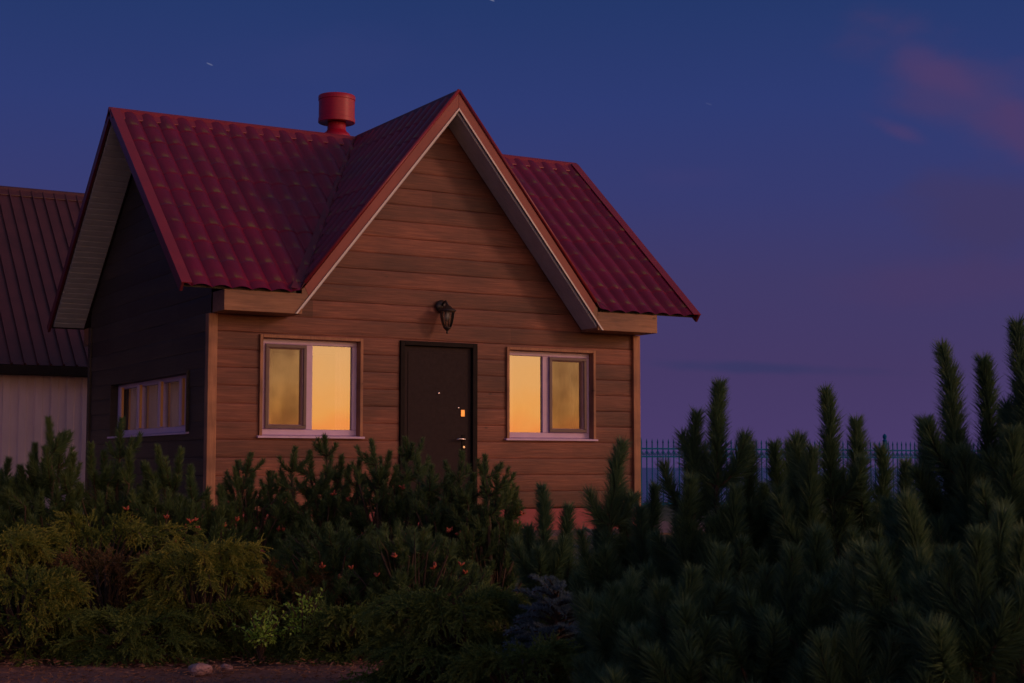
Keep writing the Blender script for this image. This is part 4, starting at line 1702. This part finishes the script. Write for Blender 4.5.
# ---- small leafy shrubs
def leafy(label, px, depth, w, h, n, m, rnd, group=None):
    rs = np.random.default_rng(rnd)
    bx, by = at(px, depth)
    bz = gz(bx, by)
    root = empty('leafy_shrub', (bx, by, bz))
    tag(root, label, 'shrub', group)
    B = np.array([bx, by, bz])
    fo = Foliage()
    st = MB()
    for k in range(n):
        a = rs.uniform(0, 2 * math.pi)
        rr = w * rs.uniform(.2, 1)
        e = B + np.array([math.cos(a) * rr, math.sin(a) * rr, h * rs.uniform(.4, 1)])
        pa = bez(B, B + np.array([math.cos(a) * rr * .3, math.sin(a) * rr * .3, h * .6]), e, 8)
        st.tube([tuple(p) for p in pa], .0035, 4)
        for j in range(14):
            t = rs.uniform(.35, 1)
            p, d = path_eval(pa, np.array([t]))
            dv = d[0] * .4 + rs.normal(size=3) * .6
            dv /= np.linalg.norm(dv)
            pp = np.repeat(p, 2, 0)
            # leaf as two tapered blades back to back
            L = rs.uniform(.022, .034)
            fo.tri_leaves(p + dv * L * .5, dv[None], L * .6, .014, rs.uniform(.3, 1))
            fo.tri_leaves(p + dv * L * .5, -dv[None], L * .5, .014, rs.uniform(.3, 1))
    fo.build('foliage', m, root, B)
    o = st.build('stem', BARK, root)
    o.data.transform(Matrix.Translation(-Vector(B)))


leafy('small shrub with light painted into its yellow-green leaves at the right foot of the drooping juniper', 264, 8.62, .16, .30, 60, LEAFY, 71)
leafy('small shrub with light painted into its leaves in the gap between the bright one and the middle pines', 306, 8.7, .14, .42, 36, LEAFY, 72)
leafy('thin pale-leaved shrub against the foot of the cabin corner board', 221, 10.6, .10, .66, 18, LEAFY, 73)

# ---- stones on the bare strip in front
def rock(label, px, depth, s, rnd, grp=None):
    rs = np.random.default_rng(rnd)
    bx, by = at(px, depth)
    bm = bmesh.new()
    bmesh.ops.create_icosphere(bm, subdivisions=3, radius=1)
    for v in bm.verts:
        n = 1 + .18 * math.sin(v.co.x * 3.1 + rnd) * math.cos(v.co.y * 2.7) + rs.normal() * .035
        v.co = Vector((v.co.x * s[0] * n, v.co.y * s[1] * n, max(-.6, v.co.z) * s[2] * n))
    me = bpy.data.meshes.new('stone')
    bm.to_mesh(me)
    bm.free()
    me.materials.append(STONE)
    o = bpy.data.objects.new('stone', me)
    o.location = (bx, by, gz(bx, by) + s[2] * .35)
    o.rotation_euler = (0, 0, rs.uniform(0, 6))
    COL.objects.link(o)
    tag(o, label, 'stone', grp)


STONE = noisy('pink stone', (.30, .17, .16), (.46, .29, .27), .8, nscale=14, bump=.4)
rock('pinkish flat stone on the bare soil below the drooping juniper', 204, 8.25, (.085, .06, .035), 81)
rock('small stone just right of the pinkish flat one', 230, 8.35, (.04, .03, .02), 82)
LITTER = noisy('dry litter', (.16, .08, .05), (.30, .15, .09), .9, nscale=9)
# dry needles and leaf litter scattered on the soil strip: nobody could count it
fo = Foliage()
n = 9000
dd = RNG.uniform(7.2, 9.2, n)
pp = RNG.uniform(-120, 700, n)
xy = np.array([at(a, b) for a, b in zip(pp, dd)])
P = np.column_stack([xy, [gz(a, b) + .012 for a, b in xy]])
P[:, 2] += RNG.uniform(0, .012, n)
Dv = RNG.normal(size=(n, 3))
Dv[:, 2] = np.abs(Dv[:, 2]) * .18
Dv /= np.linalg.norm(Dv, axis=1, keepdims=True)
fo.tri_leaves(P, Dv, RNG.uniform(.02, .05, n), .007, RNG.uniform(0, 1, n))
lt = fo.build('leaf_litter', LITTER, None, (0, 0, 0))
tag(lt, 'dry needles and leaf litter scattered on the soil in front of the bed', 'litter', kind='stuff')
